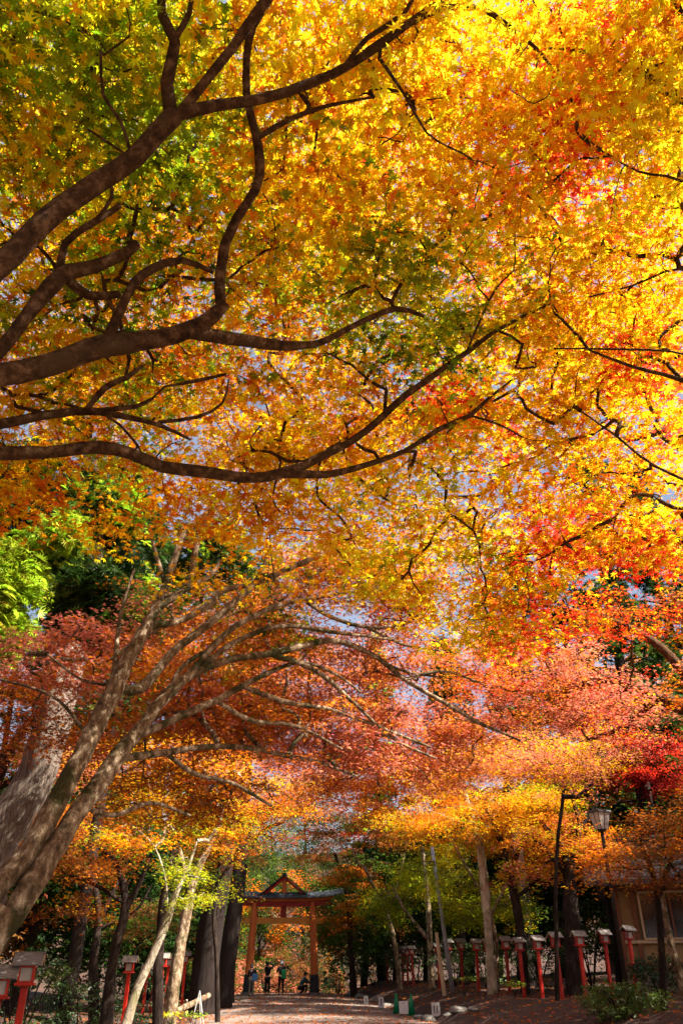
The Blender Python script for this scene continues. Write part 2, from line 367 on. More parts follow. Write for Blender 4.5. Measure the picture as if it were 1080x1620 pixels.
# ================================================================== the bough tree overhead (left)
A = Tree('maple_tree', (-4.9, 3.6, float(gz(-4.9, 3.6))), 'big yellow and green maple whose thick boughs arch in overhead from upper left edge', 'maple', bark_=BARK)
trunkA = [(-4.9, 3.6, .0), (-4.7, 3.55, 1.2), (-4.4, 3.5, 2.2), (-3.9, 3.5, 3.1)]
A.tight = True
A.limb(trunkA, radii=[.36, .3, .27, .24])
def L(tree, *pts, **k):
    if tree.tight: pts = [(x, y, R*(1-.10*float(ss(0, 420, x))), w_*.82) for x, y, R, w_ in pts]
    P, W = PX(pts); tree.limb(P, widths=W, **k)
L(A, (-230, 640, 4.9, 52), (-110, 525, 5.0, 46), (0, 432, 5.2, 40), (120, 312, 5.6, 34), (210, 243, 5.9, 33), (275, 183, 6.2, 34))
L(A, (272, 190, 6.2, 24), (264, 130, 6.3, 22), (277, 65, 6.4, 19), (258, 22, 6.5, 15), (262, -60, 6.7, 11), (290, -200, 7, 8))
L(A, (277, 60, 6.4, 11), (300, 20, 6.5, 9), (305, -30, 6.6, 7))
L(A, (280, 185, 6.2, 18), (325, 130, 6.3, 15), (372, 72, 6.4, 15), (412, 15, 6.5, 18), (455, -50, 6.6, 15), (560, -170, 6.9, 10))
L(A, (285, 180, 6.2, 22), (340, 168, 6.3, 19), (400, 160, 6.4, 18), (480, 135, 6.6, 17), (545, 108, 6.8, 15), (600, 72, 6.9, 13), (650, 35, 7, 11), (705, 12, 7.1, 10), (760, 14, 7.2, 9), (800, 38, 7.3, 8), (850, 78, 7.4, 6), (876, 112, 7.4, 4))
L(A, (575, 85, 6.85, 13), (640, 40, 6.9, 12), (700, 0, 7, 10), (800, -60, 7.1, 8))
L(A, (545, 105, 6.8, 9), (580, 60, 6.8, 9), (640, 20, 6.8, 8), (665, -30, 6.9, 7))
L(A, (600, 92, 6.9, 7), (640, 150, 7, 5), (675, 210, 7.1, 4), (708, 232, 7.1, 3))
L(A, (-220, 690, 4.9, 60), (-110, 632, 5.1, 50), (0, 595, 5.3, 40), (80, 582, 5.5, 42), (165, 552, 5.8, 44), (250, 535, 6.1, 34), (320, 512, 6.3, 30), (356, 478, 6.4, 22))
L(A, (350, 485, 6.4, 20), (347, 435, 6.5, 19), (356, 385, 6.5, 19), (376, 345, 6.5, 18), (405, 300, 6.55, 17), (413, 255, 6.6, 17), (402, 205, 6.6, 14), (392, 150, 6.7, 13), (392, 90, 6.8, 13), (402, 40, 6.9, 14), (430, -10, 7, 13), (480, -140, 7.2, 9))
L(A, (412, 215, 6.6, 11), (460, 188, 6.8, 9), (515, 168, 7, 7), (590, 153, 7.3, 4))
L(A, (300, 525, 6.2, 26), (360, 535, 6.5, 24), (430, 545, 6.8, 22), (500, 545, 7, 14), (560, 515, 7.2, 11), (625, 488, 7.4, 11), (670, 500, 7.6, 7))
L(A, (165, 548, 5.8, 22), (190, 490, 5.9, 17), (212, 448, 6, 17), (243, 425, 6.1, 16), (290, 413, 6.3, 12), (338, 432, 6.4, 8))
L(A, (-150, 690, 5.1, 40), (-70, 610, 5.3, 34), (0, 560, 5.5, 26), (45, 500, 5.6, 24), (78, 455, 5.7, 30), (105, 430, 5.8, 27), (150, 420, 6, 23), (198, 398, 6.2, 20), (216, 384, 6.3, 16))
L(A, (95, 440, 5.8, 15), (104, 385, 5.9, 13), (148, 352, 6, 12), (190, 325, 6.2, 10)); L(A, (150, 352, 6, 8), (178, 312, 6.1, 7), (172, 280, 6.2, 5))
L(A, (105, 440, 5.8, 20), (140, 468, 5.9, 17), (188, 466, 6.1, 14))
L(A, (-240, 770, 5.0, 42), (-120, 735, 5.4, 32), (0, 719, 5.8, 25), (75, 716, 6, 22), (150, 705, 6.2, 26), (210, 715, 6.4, 24), (260, 736, 6.6, 23), (330, 746, 6.9, 22), (400, 757, 7.2, 20), (452, 748, 7.4, 22), (485, 735, 7.6, 18), (530, 712, 7.8, 15), (575, 683, 7.9, 14), (640, 625, 8, 14), (700, 583, 8.1, 11), (745, 553, 8.2, 10), (790, 520, 8.3, 7), (880, 475, 8.5, 4))
L(A, (450, 748, 7.4, 20), (515, 750, 7.6, 14), (580, 735, 7.9, 11), (640, 714, 8.1, 10), (692, 680, 8.2, 10), (742, 657, 8.3, 9), (772, 630, 8.3, 6), (810, 600, 8.4, 3))
L(A, (742, 657, 8.3, 5), (790, 672, 8.4, 4), (826, 692, 8.5, 3))
L(A, (738, 556, 8.2, 5), (762, 500, 8.2, 4), (785, 455, 8.3, 4), (812, 428, 8.3, 3))
L(A, (785, 522, 8.3, 5), (826, 545, 8.3, 6), (815, 582, 8.4, 6), (845, 580, 8.4, 4))
L(A, (-110, 690, 5.6, 24), (0, 668, 6.1, 19), (120, 650, 6.5, 15), (180, 656, 6.6, 12), (250, 672, 6.7, 9), (302, 696, 6.8, 5))
L(A, (140, 645, 6.5, 13), (168, 612, 6.6, 12), (200, 597, 6.6, 12), (225, 578, 6.7, 8)); L(A, (198, 600, 6.6, 6), (205, 568, 6.7, 6))
L(A, (150, 650, 6.5, 10), (215, 643, 6.6, 9), (242, 630, 6.7, 6)); L(A, (250, 668, 6.7, 7), (312, 660, 6.8, 7), (352, 638, 6.9, 5), (362, 600, 6.9, 3))
L(A, (260, 612, 6.8, 4), (310, 603, 6.9, 8), (358, 592, 7, 5)); L(A, (205, 248, 5.9, 5), (140, 205, 6.1, 4)); L(A, (208, 244, 5.9, 7), (190, 190, 6, 6), (163, 150, 6.1, 6), (160, 80, 6.2, 5)); L(A, (163, 85, 6.2, 4), (125, 45, 6.3, 3), (75, 20, 6.4, 3)); L(A, (163, 88, 6.2, 4), (205, 58, 6.3, 3))
# the maple reaching in from the right
D = Tree('maple_tree', (6.6, 6.0, float(gz(6.6, 6.0))), 'bright golden maple reaching in overhead from beyond the right edge', 'maple', bark_=BARK)
D.tight = True
D.limb([(6.6, 6.0, .6), (6.4, 6, 2), (6.1, 5.9, 3.6), (5.4, 5.8, 5)], radii=[.3, .25, .21, .16])
L(D, (1330, 760, 8.4, 20), (1200, 660, 8.3, 13), (1080, 602, 8.3, 8), (1000, 580, 8.2, 6), (930, 553, 8.2, 4))
L(D, (1080, 602, 8.3, 5), (1080, 560, 8.2, 4), (960, 552, 8.1, 4), (875, 551, 8.1, 3))
L(D, (1250, 520, 8.3, 14), (1150, 300, 8, 11), (1080, 160, 7.8, 8), (1020, 117, 7.7, 7), (940, 85, 7.6, 6), (875, 76, 7.6, 4))
L(D, (1180, 360, 8, 8), (1080, 288, 7.9, 5), (1010, 272, 7.9, 4), (950, 238, 7.9, 3))
L(D, (1080, 165, 7.8, 5), (1015, 118, 7.7, 5), (1050, 100, 7.6, 4), (1090, 82, 7.6, 4))
L(D, (1180, 800, 8.6, 9), (1040, 740, 8.5, 5), (975, 690, 8.5, 5), (918, 650, 8.5, 3))
L(D, (1250, 640, 8.4, 12), (1150, 470, 8.2, 8), (1080, 425, 8.2, 5), (1000, 452, 8.2, 4), (930, 470, 8.2, 3))
GRID = ["gYGg gGYg gYYG YYOg YYOO YOYO YYOO YORY YOYR",
        "GgOY GYgG GgYO OYgD OYYO YOYO YOOY OYRO YORY",
        "gOGY GKGg GKgO ODYO OYOY YOOY OOYR ORYR OYRY",
        "OYOg GDKO GKOD OGYO YgOG gGYG YOgO YOYO OYOy",
        "OODg KGOD OGDD DOGO YGgG GgGK YYOg YOYO OYYR",
        "OGOg OGDg OODG OOYO OOYg YOgO ORYO OYYO OYRO",
        "OODO OgOO OOYO OOYO OOYg YgYO YOOR YOYO YYOO",
        "OODO OODO OODO OOYD gYOO gYgO OgYO ORRO ORYY",
        "OODO OODO OOYO OOYD gOYO gOYO OYOY ROOO OROY"]
GRID = [r_.split() for r_ in GRID]
bx_ = [-400, 90, 118, 215, 245, 400, 470, 540, 640, 720, 815, 880, 960, 1080, 1500]; by_ = [860, 855, 745, 745, 860, 905, 890, 920, 990, 1050, 1040, 950, 900, 925, 930]
def canopy(tree_for, cnt, u0, u1, v0, v1, dR=0):
    for _ in range(cnt):
        u = rng.uniform(u0, u1); v = rng.uniform(v0, v1)
        if v > np.interp(u, bx_, by_)-35+rng.normal(0, 14): continue
        gu = np.clip((u+rng.normal(0, 38))/120, 0, 8.99); gv = np.clip((v+rng.normal(0, 38))/120, 0, 8.99)
        cell = GRID[int(gv)][int(gu)]; t = int(np.clip((1.25+math.sin(u/47+2*math.sin(v/61))+math.sin(v/39+1.7*math.sin(u/71+1))*.8+rng.normal(0, .45))/2.9, 0, .99)*len(cell)); a = cell[t]
        near = {'Y': 'YYYyO', 'y': 'Yy', 'O': 'OOOYD', 'D': 'DDO', 'R': 'RRRO', 'g': 'ggGY', 'G': 'GGGg', 'K': 'KKG'}[a]
        Rl = 6.3+1.9*np.clip(v, 0, 1000)/900+.5*np.clip(u, 0, 1080)/1080
        depth = rng.exponential(1.25)-.35
        if a == 'R': depth += 1.5
        c = at(u, v, Rl+min(depth, 4.2)+dR)
        tree_for(u).spray(c, rng.uniform(.28, .55), 38, near, .10)
def fill(cnt, u0, u1, v0, v1, pal):
    for _ in range(cnt):
        A.spray(at(rng.uniform(u0, u1), rng.uniform(v0, v1), rng.uniform(9.5, 11.5)), .5, 44, pal[rng.integers(len(pal))], .095)
fill(110, 250, 760, 500, 930, ['O', 'OY', 'gO', 'D'])
fill(90, 80, 650, 560, 870, ['O', 'OD', 'YO', 'gO'])
fill(90, 0, 560, 250, 520, ['O', 'gO', 'D', 'G'])
fill(60, 450, 1100, 150, 600, ['O', 'YO', 'R'])
for u_, v_, ru, rv, k_ in [(905, 205, 60, 75, 20), (790, 175, 40, 35, 8), (715, 645, 70, 42, 16), (905, 840, 90, 50, 15), (1040, 870, 60, 40, 14), (1010, 560, 60, 45, 12), (830, 985, 70, 45, 9), (1000, 60, 60, 50, 8)]:
    for _ in range(k_):
        D.spray(at(u_+rng.normal(0, ru*.6), v_+rng.normal(0, rv*.6), 6.9+1.9*v_/900+rng.uniform(-.2, 1.4)), .42, 44, ['R', 'RO', 'RD'][rng.integers(3)], .095)
pick = lambda u: A if u < 790+rng.normal(0, 60) else D
canopy(pick, 2080, -60, 1140, -60, 1060)
canopy(pick, 150, -60, 1500, -700, -40)
canopy(pick, 55, 1120, 1900, -60, 950)
canopy(pick, 120, -420, -60, -60, 860)
A.build(T_NEAR, rt=.0042, tilt=.5, rcap=.018, seg=.25); D.build(T_NEAR, rt=.0045, tilt=.5, rcap=.022, seg=.25)

# ================================================================== left twin stem tree
B = Tree('maple_tree', (-5.0, 7.6, float(gz(-5.0, 7.6))), 'pale barked maple with two leaning stems rising from lower left edge', 'maple', bark_=BARKP)
B.limb([(-5.0, 7.6, 0), (-4.75, 7.8, .7), at(-75, 1540, 9.2), at(0, 1432, 9.3)], radii=[.36, .29, .24, .20])
def LB(tree, *pts): L(tree, *[(p[0], p[1], p[2], p[3]*(.66 if p[3]*1 > 14 else .78)) for p in pts])
LB(B, (-30, 1432, 9.3, 50), (45, 1345, 9.6, 48), (100, 1250, 9.9, 42), (155, 1145, 10.3, 42), (195, 1058, 10.7, 37), (232, 988, 11, 28), (262, 925, 11.3, 18), (284, 862, 11.6, 13), (297, 828, 11.8, 8))
LB(B, (5, 1470, 9.3, 52), (68, 1370, 9.5, 46), (115, 1300, 9.8, 42), (165, 1225, 10.2, 39), (215, 1160, 10.6, 32), (262, 1098, 10.9, 24), (308, 1064, 11.2, 20), (362, 1044, 11.5, 17), (425, 1035, 12, 14), (480, 1020, 12.5, 13), (530, 1014, 13, 12), (590, 1036, 13.4, 10), (640, 1075, 13.8, 9), (700, 1110, 14.2, 9), (760, 1145, 14.5, 7), (822, 1172, 14.8, 4))
LB(B, (180, 1085, 10.6, 24), (220, 1090, 10.8, 24), (280, 1025, 11.2, 20), (350, 970, 11.6, 17), (405, 925, 12, 14), (455, 900, 12.4, 12), (500, 880, 12.8, 11), (535, 850, 13.1, 8), (565, 815, 13.4, 5))
LB(B, (232, 990, 11, 20), (280, 985, 11.3, 15), (330, 955, 11.6, 14), (350, 935, 11.8, 13), (400, 925, 12, 9))
LB(B, (245, 965, 11.1, 18), (295, 925, 11.3, 15), (310, 870, 11.5, 15), (322, 822, 11.7, 13), (350, 800, 11.9, 7)); LB(B, (262, 945, 11.2, 12), (300, 930, 11.3, 11), (335, 908, 11.5, 10), (350, 885, 11.7, 5))
LB(B, (210, 1168, 10.6, 20), (270, 1140, 11, 17), (340, 1108, 11.5, 14), (382, 1085, 11.8, 12), (430, 1062, 12.1, 9), (480, 1048, 12.4, 7), (530, 1066, 12.8, 6), (570, 1095, 13.1, 4))
LB(B, (190, 1200, 10.5, 18), (260, 1192, 11.2, 14), (330, 1180, 12, 11), (400, 1183, 12.5, 10), (450, 1196, 12.9, 9), (505, 1206, 13.2, 7), (565, 1228, 13.5, 4))
LB(B, (425, 912, 12.1, 8), (468, 940, 12.5, 8), (520, 974, 12.9, 8), (580, 992, 13.3, 8), (640, 986, 13.7, 7), (668, 968, 14, 4))
LB(B, (400, 926, 12, 8), (420, 890, 12.2, 8), (422, 860, 12.3, 6)); LB(B, (590, 1040, 13.4, 6), (640, 1062, 13.8, 6), (700, 1072, 14.3, 4)); LB(B, (265, 1100, 10.9, 12), (290, 1055, 11.2, 10), (345, 1020, 11.6, 7))
LB(B, (150, 1180, 10.2, 8), (95, 1110, 10.6, 6), (40, 1085, 11, 5), (-20, 1070, 11.4, 4)); LB(B, (185, 1085, 10.6, 8), (130, 1075, 11, 5), (75, 1035, 11.4, 4))
for q in [[(215, 1160, 10.7, 12), (290, 1075, 11.1, 11), (360, 1000, 11.6, 10), (430, 962, 12, 9), (520, 942, 12.5, 7), (600, 930, 13, 4)], [(300, 1066, 11.2, 10), (380, 1012, 11.8, 9), (450, 990, 12.2, 8), (540, 1002, 12.8, 6), (620, 1012, 13.4, 4)],
          [(382, 1085, 11.8, 9), (450, 1110, 12.3, 8), (520, 1122, 12.8, 7), (600, 1150, 13.4, 5), (680, 1182, 14, 4)], [(160, 1145, 10.3, 10), (182, 1060, 10.7, 8), (190, 980, 11, 6), (212, 900, 11.4, 4)], [(430, 1036, 12, 9), (500, 1060, 12.5, 8), (560, 1112, 13, 6), (620, 1168, 13.6, 5), (690, 1200, 14, 3)],
          [(340, 1108, 11.5, 8), (400, 1140, 12, 7), (470, 1150, 12.5, 6), (540, 1185, 13, 4)], [(262, 925, 11.3, 8), (245, 870, 11.6, 6), (235, 830, 11.8, 4)], [(500, 880, 12.8, 7), (560, 870, 13.2, 6), (620, 890, 13.6, 4)], [(120, 1270, 10, 8), (180, 1290, 10.6, 7), (240, 1270, 11.2, 6), (300, 1290, 11.8, 4)],
          [(260, 1190, 11.2, 8), (310, 1225, 11.8, 7), (370, 1240, 12.4, 6), (430, 1275, 13, 4)], [(640, 1075, 13.8, 6), (700, 1062, 14.2, 5), (760, 1080, 14.6, 3)], [(580, 992, 13.2, 6), (640, 1020, 13.6, 5), (700, 1030, 14, 3)]]: LB(B, *[(a[0], a[1], a[2], a[3]*1.25) for a in q])
for b in [(110, 1040, 12, 130, 70, 1.2, 42, ['Pp', 'Po', 'D', 'Pp']), (60, 1140, 12.5, 100, 70, .8, 20, ['Po', 'Do', 'B']), (300, 1050, 12.4, 110, 90, 1.2, 44, ['o', 'Po', 'DP', 'go']),
          (400, 960, 12.8, 110, 75, 1.2, 46, ['go', 'o', 'Do', 'PB', 'K']), (430, 1120, 13, 150, 80, 1.4, 85, ['Po', 'PB', 'o', 'DP']), (300, 1255, 13, 150, 55, 1.4, 50, ['o', 'go', 'D', 'B']),
          (540, 1160, 14, 140, 80, 1.5, 85, ['P', 'Pp', 'Po', 'PD']), (590, 1030, 14.3, 120, 70, 1.5, 55, ['DP', 'o', 'PB']), (700, 1160, 15.3, 120, 70, 1.3, 65, ['Pp', 'o', 'Po']),
          (520, 900, 14, 90, 60, 1.2, 60, ['PB', 'D', 'go', 'Bg']), (440, 1020, 13.5, 90, 60, 1.2, 40, ['o', 'g', 'Po']), (620, 930, 14, 90, 70, 1.2, 50, ['go', 'D', 'Ro']), (330, 1150, 13.5, 120, 60, 1, 40, ['o', 'Do', 'Po']), (250, 960, 13, 60, 50, 1, 18, ['o', 'K', 'P']), (200, 1130, 13, 110, 90, 1, 26, ['Do', 'P', 'o']), (600, 1230, 15, 140, 50, 1.4, 60, ['Po', 'o', 'p']),
          (-120, 1080, 11.5, 120, 120, 1.5, 30, ['Po', 'D'])]:
    B.blob(b[0], b[1], b[2]+.7, b[3], b[4], b[5]*.8, int(b[6]*1.1), b[7], r=.62, n=115, size=.080)
B.build(T_MID, rt=.006, flat=.05, tilt=.36)
# ================================================================== helpers for the grove
def gp(px, Y, dz=0):
    z = 0.
    for _ in range(5):
        X = (px-540)/F*(Y*CP+(z-EYE)*SP); z = float(gz(X, Y))
    return np.array([X, Y, z+dz])
def blobc(t, px, py, R, rx, ry, rd, pal, cov=2.4, r=.9, n=110, size=.09):
    area = math.pi*rx*ry*(R/F)**2; cnt = int(max(3, cov*area/(n*.5*size*size*.55)))
    t.blob(px, py, R, rx, ry, rd, cnt, pal, r, n, size)
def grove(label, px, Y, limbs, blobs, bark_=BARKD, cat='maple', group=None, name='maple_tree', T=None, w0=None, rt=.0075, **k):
    b = gp(px, Y); t = Tree(name, b, label, cat, group, bark_)
    for i, l in enumerate(limbs):
        P = [atY(x, y, Y+(q[0] if q else 0)) for x, y, w_, *q in l]; W = [q[2] for q in l]
        if i == 0:
            w1 = w0 or W[0]*1.25; P = [b-[0, 0, .15]]+P; W = [w1]+W
        t.limb(P, widths=W, step=.3)
    for bl in blobs:
        kw = dict(bl[-1]) if isinstance(bl[-1], dict) else {}; a = bl[:-1] if kw else bl
        blobc(t, *a, **kw)
    t.build(T or (T_MID if Y < 24 else T_FAR), rt=rt, flat=.05, tilt=.36, twig_every=1 if Y < 40 else 2, seg=.6, **k); return t
RG = 'maples behind the right lantern row'; LG = 'maples along the left bank'
# right side, nearest first
grove('big red and pink maple spreading over the right bank above the street lamp', 1230, 15,
      [[(1220, 1400, 46), (1190, 1250, 40), (1130, 1150, 28), (1040, 1105, 18), (960, 1075, 13, 0.5), (900, 1092, 10, 1), (855, 1098, 8, 1.5), (795, 1088, 5, 2)],
       [(1130, 1150, 20), (1060, 1040, 13), (980, 985, 9), (900, 965, 7), (820, 950, 4)], [(1040, 1105, 9), (985, 1150, 7, .8), (930, 1170, 5, 1.2)],
       [(960, 1075, 7, .5), (915, 1040, 5, .8), (870, 1020, 3, 1)], [(900, 1092, 6, 1), (860, 1060, 5, 1.3), (850, 1030, 3, 1.5)]],
      [(850, 1080, 17.5, 140, 80, 1.5, ['RP', 'P', 'Po', 'PB', 'o', 'p'], dict(r=.6, size=.065)), (890, 975, 15.5, 150, 50, 1.2, ['DR', 'BD', 'RO'], dict(r=.5, size=.065, cov=1.3)),
       (970, 1120, 17, 90, 60, 1.5, ['P', 'RP', 'Pp', 'DO'], dict(r=.6, size=.075)), (770, 1050, 17, 90, 60, 1.5, ['RO', 'D', 'DP'], dict(r=.6, size=.065, cov=1.8)),
       (1060, 960, 15, 70, 50, 1.2, ['DR', 'R', 'B'], dict(r=.5, size=.065, cov=.9)), (1180, 1080, 16, 100, 120, 2, ['D', 'P'], dict(r=.7, size=.08))], BARK)
grove('salmon and orange maple in the middle of the right grove', 880, 27,
      [[(879, 1420, 5), (881, 1330, 5), (890, 1260, 5), (890, 1200, 8), (850, 1160, 6)], [(915, 1260, 7), (960, 1215, 6), (990, 1180, 4)]],
      [(910, 1195, 24.5, 95, 50, 2, ['Pp', 'p', 'PO', 'O'], dict(r=.75, size=.075)), (800, 1195, 25, 110, 45, 2, ['OP', 'p', 'PO'], dict(r=.75, size=.075)), (700, 1215, 26, 90, 40, 2, ['OP', 'O', 'p'], dict(r=.75, size=.075))], group=RG)
grove('slim maple with dull bronze leaves crossing in front of the ochre building', 1048, 21.5,
      [[(1045, 1530, 9), (1040, 1440, 9), (1030, 1380, 7), (1010, 1330, 5)], [(1040, 1420, 6), (1060, 1360, 5), (1075, 1310, 4)]],
      [(965, 1335, 20.5, 38, 14, .6, ['D', 'BD'], dict(cov=1.3, r=.6)), (1045, 1320, 22, 70, 45, 1.5, ['BD', 'D', 'KB', 'B']), (975, 1375, 23, 60, 22, 1.2, ['D', 'BO', 'B']), (1060, 1385, 22, 40, 22, 1, ['KB', 'B']), (1120, 1300, 22, 60, 90, 2, ['B', 'D'])])
grove('bent bare trunk leaning in front of the building window', 1092, 23,
      [[(1078, 1555, 11), (1063, 1500, 9), (1052, 1440, 7), (1046, 1400, 5), (1045, 1350, 4)]], [(1050, 1350, 24, 40, 20, 1, ['KB', 'B'])], bark_=BARKP, cat='tree', name='broadleaf_tree')
grove('small crimson maple standing behind the street lamp at right', 1015, 33,
      [[(1014, 1330, 9), (1012, 1260, 7), (1008, 1220, 6), (990, 1190, 4)], [(1012, 1250, 5), (1035, 1210, 4), (1050, 1180, 3)]],
      [(1025, 1195, 35, 62, 42, 1.5, ['R', 'RC', 'C', 'RP']), (1060, 1230, 35, 50, 30, 1.5, ['C', 'RC']), (990, 1225, 35, 40, 25, 1.5, ['C', 'R'])])
grove('maple with a thick grey trunk forking behind the right lanterns', 908, 31,
      [[(904, 1470, 21), (902, 1410, 19), (898, 1375, 14), (885, 1340, 9), (860, 1305, 6)], [(899, 1380, 11), (912, 1335, 8), (912, 1290, 6), (900, 1250, 4)], [(890, 1355, 7), (925, 1300, 5), (945, 1270, 3)], [(898, 1390, 6), (865, 1345, 5), (845, 1330, 3)]],
      [(880, 1320, 33, 80, 38, 2, ['oY', 'Po', 'o']), (840, 1370, 34, 60, 26, 1.5, ['PO', 'O', 'Pp', 'g']), (940, 1340, 33, 50, 40, 1.5, ['O', 'D', 'PO'])], group=RG)
grove('dark trunked maple leaning left behind the right lanterns', 830, 33,
      [[(825, 1500, 11), (815, 1430, 12), (803, 1372, 11), (788, 1320, 8), (770, 1280, 5)], [(806, 1385, 7), (822, 1340, 6), (840, 1300, 4)], [(815, 1420, 6), (842, 1400, 4), (860, 1370, 3)]],
      [(800, 1280, 34.5, 85, 48, 2, ['Oo', 'oD', 'O']), (860, 1260, 34, 70, 30, 2, ['Po', 'O', 'g'])], group=RG)
grove('maple with a smooth straight cream trunk lit by the sun', 778, 33.5,
      [[(774, 1500, 11), (769, 1440, 12), (765, 1385, 13), (755, 1325, 11), (745, 1290, 8), (735, 1255, 5)], [(757, 1340, 7), (775, 1300, 5), (790, 1270, 4)]],
      [(700, 1285, 34, 85, 46, 2, ['Oo', 'o', 'gO', 'D']), (760, 1330, 35, 60, 22, 1.5, ['oD', 'Oo', 'gB']), (650, 1300, 35, 60, 22, 2, ['O', 'D', 'OY'])], BARKW, group=RG)
grove('thin many stemmed maple with yellow green leaves in the right grove', 786, 37,
      [[(783, 1480, 5), (766, 1425, 5), (738, 1372, 4), (712, 1325, 3)], [(780, 1470, 4), (762, 1390, 4), (755, 1340, 3)], [(775, 1450, 4), (800, 1400, 3), (815, 1380, 2)]],
      [(712, 1400, 38.5, 40, 48, 2, ['M', 'g', 'MY']), (745, 1440, 39, 35, 30, 2, ['gK', 'g', 'M']), (810, 1430, 39, 40, 40, 2, ['g', 'OK', 'l'])], BARKP, group=RG)
grove('yellow green maple left of the steel pole', 684, 42,
      [[(681, 1520, 8), (679, 1470, 8), (674, 1400, 6), (668, 1340, 5)], [(680, 1490, 5), (662, 1468, 5), (640, 1440, 4), (620, 1400, 3)]],
      [(655, 1385, 44, 42, 42, 2.5, ['g', 'gK', 'M', 'gY']), (610, 1430, 45, 45, 35, 2.5, ['gK', 'l', 'K', 'g']), (700, 1350, 44, 40, 20, 2.5, ['O', 'gY', 'g'])], BARKP, group=RG)
grove('dusky bronze maple with a pale leaning stem between gate and right lanterns', 634, 47,
      [[(625, 1495, 6), (612, 1450, 6), (592, 1405, 5), (575, 1370, 4)], [(612, 1450, 4), (628, 1400, 3), (640, 1350, 2)]],
      [(555, 1300, 48, 75, 42, 3, ['BD', 'DR', 'K', 'B'], dict(cov=2.8, size=.12)), (560, 1385, 49, 55, 40, 3, ['K', 'BK', 'l', 'D'], dict(cov=2.8, size=.12)), (635, 1320, 47, 50, 25, 2, ['BD', 'OB'], dict(size=.12))], BARKP, group=RG)
grove('dark bronze maple beside the right pillar of the gate', 560, 52,
      [[(556, 1520, 8), (552, 1450, 7), (545, 1400, 6), (530, 1350, 4)], [(552, 1450, 5), (575, 1410, 4), (590, 1380, 3)]],
      [(545, 1455, 53, 35, 45, 2, ['KB', 'K', 'l', 'D'], dict(size=.13, cov=2.5)), (590, 1490, 53, 30, 35, 2, ['l', 'K', 'm'], dict(size=.13, cov=2.5)), (500, 1330, 54, 60, 36, 3, ['BC', 'D', 'K', 'B'], dict(size=.13, cov=2.2))], group=RG)
# left side
grove('small dusky maple in front of the massive dark cedars', 345, 31,
      [[(343, 1520, 6), (338, 1450, 6), (345, 1390, 5), (350, 1330, 4)], [(342, 1400, 4), (375, 1350, 3)], [(342, 1410, 4), (300, 1360, 3)]],
      [(345, 1330, 32, 60, 50, 1.5, ['D', 'BO', 'gB', 'K'], dict(cov=2.8)), (330, 1400, 32, 45, 26, 1, ['KB', 'g', 'K'], dict(cov=1.8)), (440, 1270, 33, 80, 35, 1.5, ['D', 'BD', 'OB'], dict(cov=2.4)), (430, 1325, 34, 50, 14, 1.5, ['B', 'KB', 'C'], dict(cov=1.5))], group=LG)
grove('slender maple with a leaning cream trunk and bright yellow green leaves by the left lanterns', 182, 20,
      [[(212, 1580, 12), (238, 1520, 11), (262, 1462, 11), (278, 1415, 8), (298, 1370, 5), (312, 1330, 3)], [(266, 1445, 3), (262, 1390, 3), (245, 1340, 2), (215, 1310, 2)], [(300, 1385, 3), (325, 1392, 2)]],
      [(285, 1375, 20.5, 60, 22, 1.2, ['M', 'g', 'gK'], dict(r=.6, size=.075, cov=2)), (310, 1415, 20.5, 35, 16, .8, ['M', 'g'], dict(r=.5, size=.075)), (210, 1315, 21, 80, 30, 1.2, ['O', 'gO', 'D', 'M'], dict(r=.6, size=.08, cov=2)), (330, 1310, 22, 70, 30, 1.5, ['gO', 'DB', 'g'], dict(r=.6, size=.09, cov=2.5)), (370, 1230, 22, 80, 40, 1.5, ['O', 'DP', 'OB'], dict(r=.6, size=.09, cov=2.6)), (310, 1180, 21.5, 80, 40, 1.5, ['O', 'PO', 'D'], dict(r=.6, size=.09, cov=2.4))], BARKW, group=LG)
grove('maple with a mottled grey upright trunk behind the left lanterns', 266, 30,
      [[(275, 1560, 17), (285, 1500, 16), (293, 1450, 15), (303, 1400, 12), (325, 1350, 11), (350, 1300, 7)], [(300, 1410, 8), (285, 1350, 6), (270, 1300, 4)]],
      [(360, 1290, 32, 75, 34, 2, ['OB', 'g', 'D']), (250, 1270, 31, 80, 25, 2, ['O', 'D', 'gB'])], BARKP, group=LG)
grove('maple with orange brown layered leaves over the left bank', 168, 25,
      [[(172, 1560, 15), (186, 1490, 13), (198, 1430, 11), (185, 1370, 8), (150, 1330, 5)], [(198, 1440, 9), (225, 1390, 7), (240, 1350, 4)], [(200, 1430, 7), (150, 1400, 5), (100, 1380, 4)]],
      [(140, 1365, 26.5, 100, 28, 1.5, ['DB', 'o', 'Bo', 'KB']), (60, 1330, 26, 70, 40, 1.5, ['BO', 'B', 'D']), (150, 1430, 27, 90, 18, 1.5, ['B', 'DB', 'O'], dict(cov=1.2))], BARKD, group=LG)
grove('forked dark maple standing deep in the left wood', 150, 34,
      [[(150, 1520, 12), (158, 1450, 10), (150, 1400, 7), (140, 1360, 4)], [(158, 1455, 7), (180, 1410, 5), (200, 1370, 3)], [(156, 1470, 5), (215, 1440, 4), (240, 1400, 3)]],
      [(120, 1300, 35, 110, 40, 2.5, ['B', 'DB', 'D'], dict(size=.11)), (230, 1450, 36, 70, 40, 2, ['B', 'KB', 'K'], dict(size=.11, cov=1.5))], group=LG)
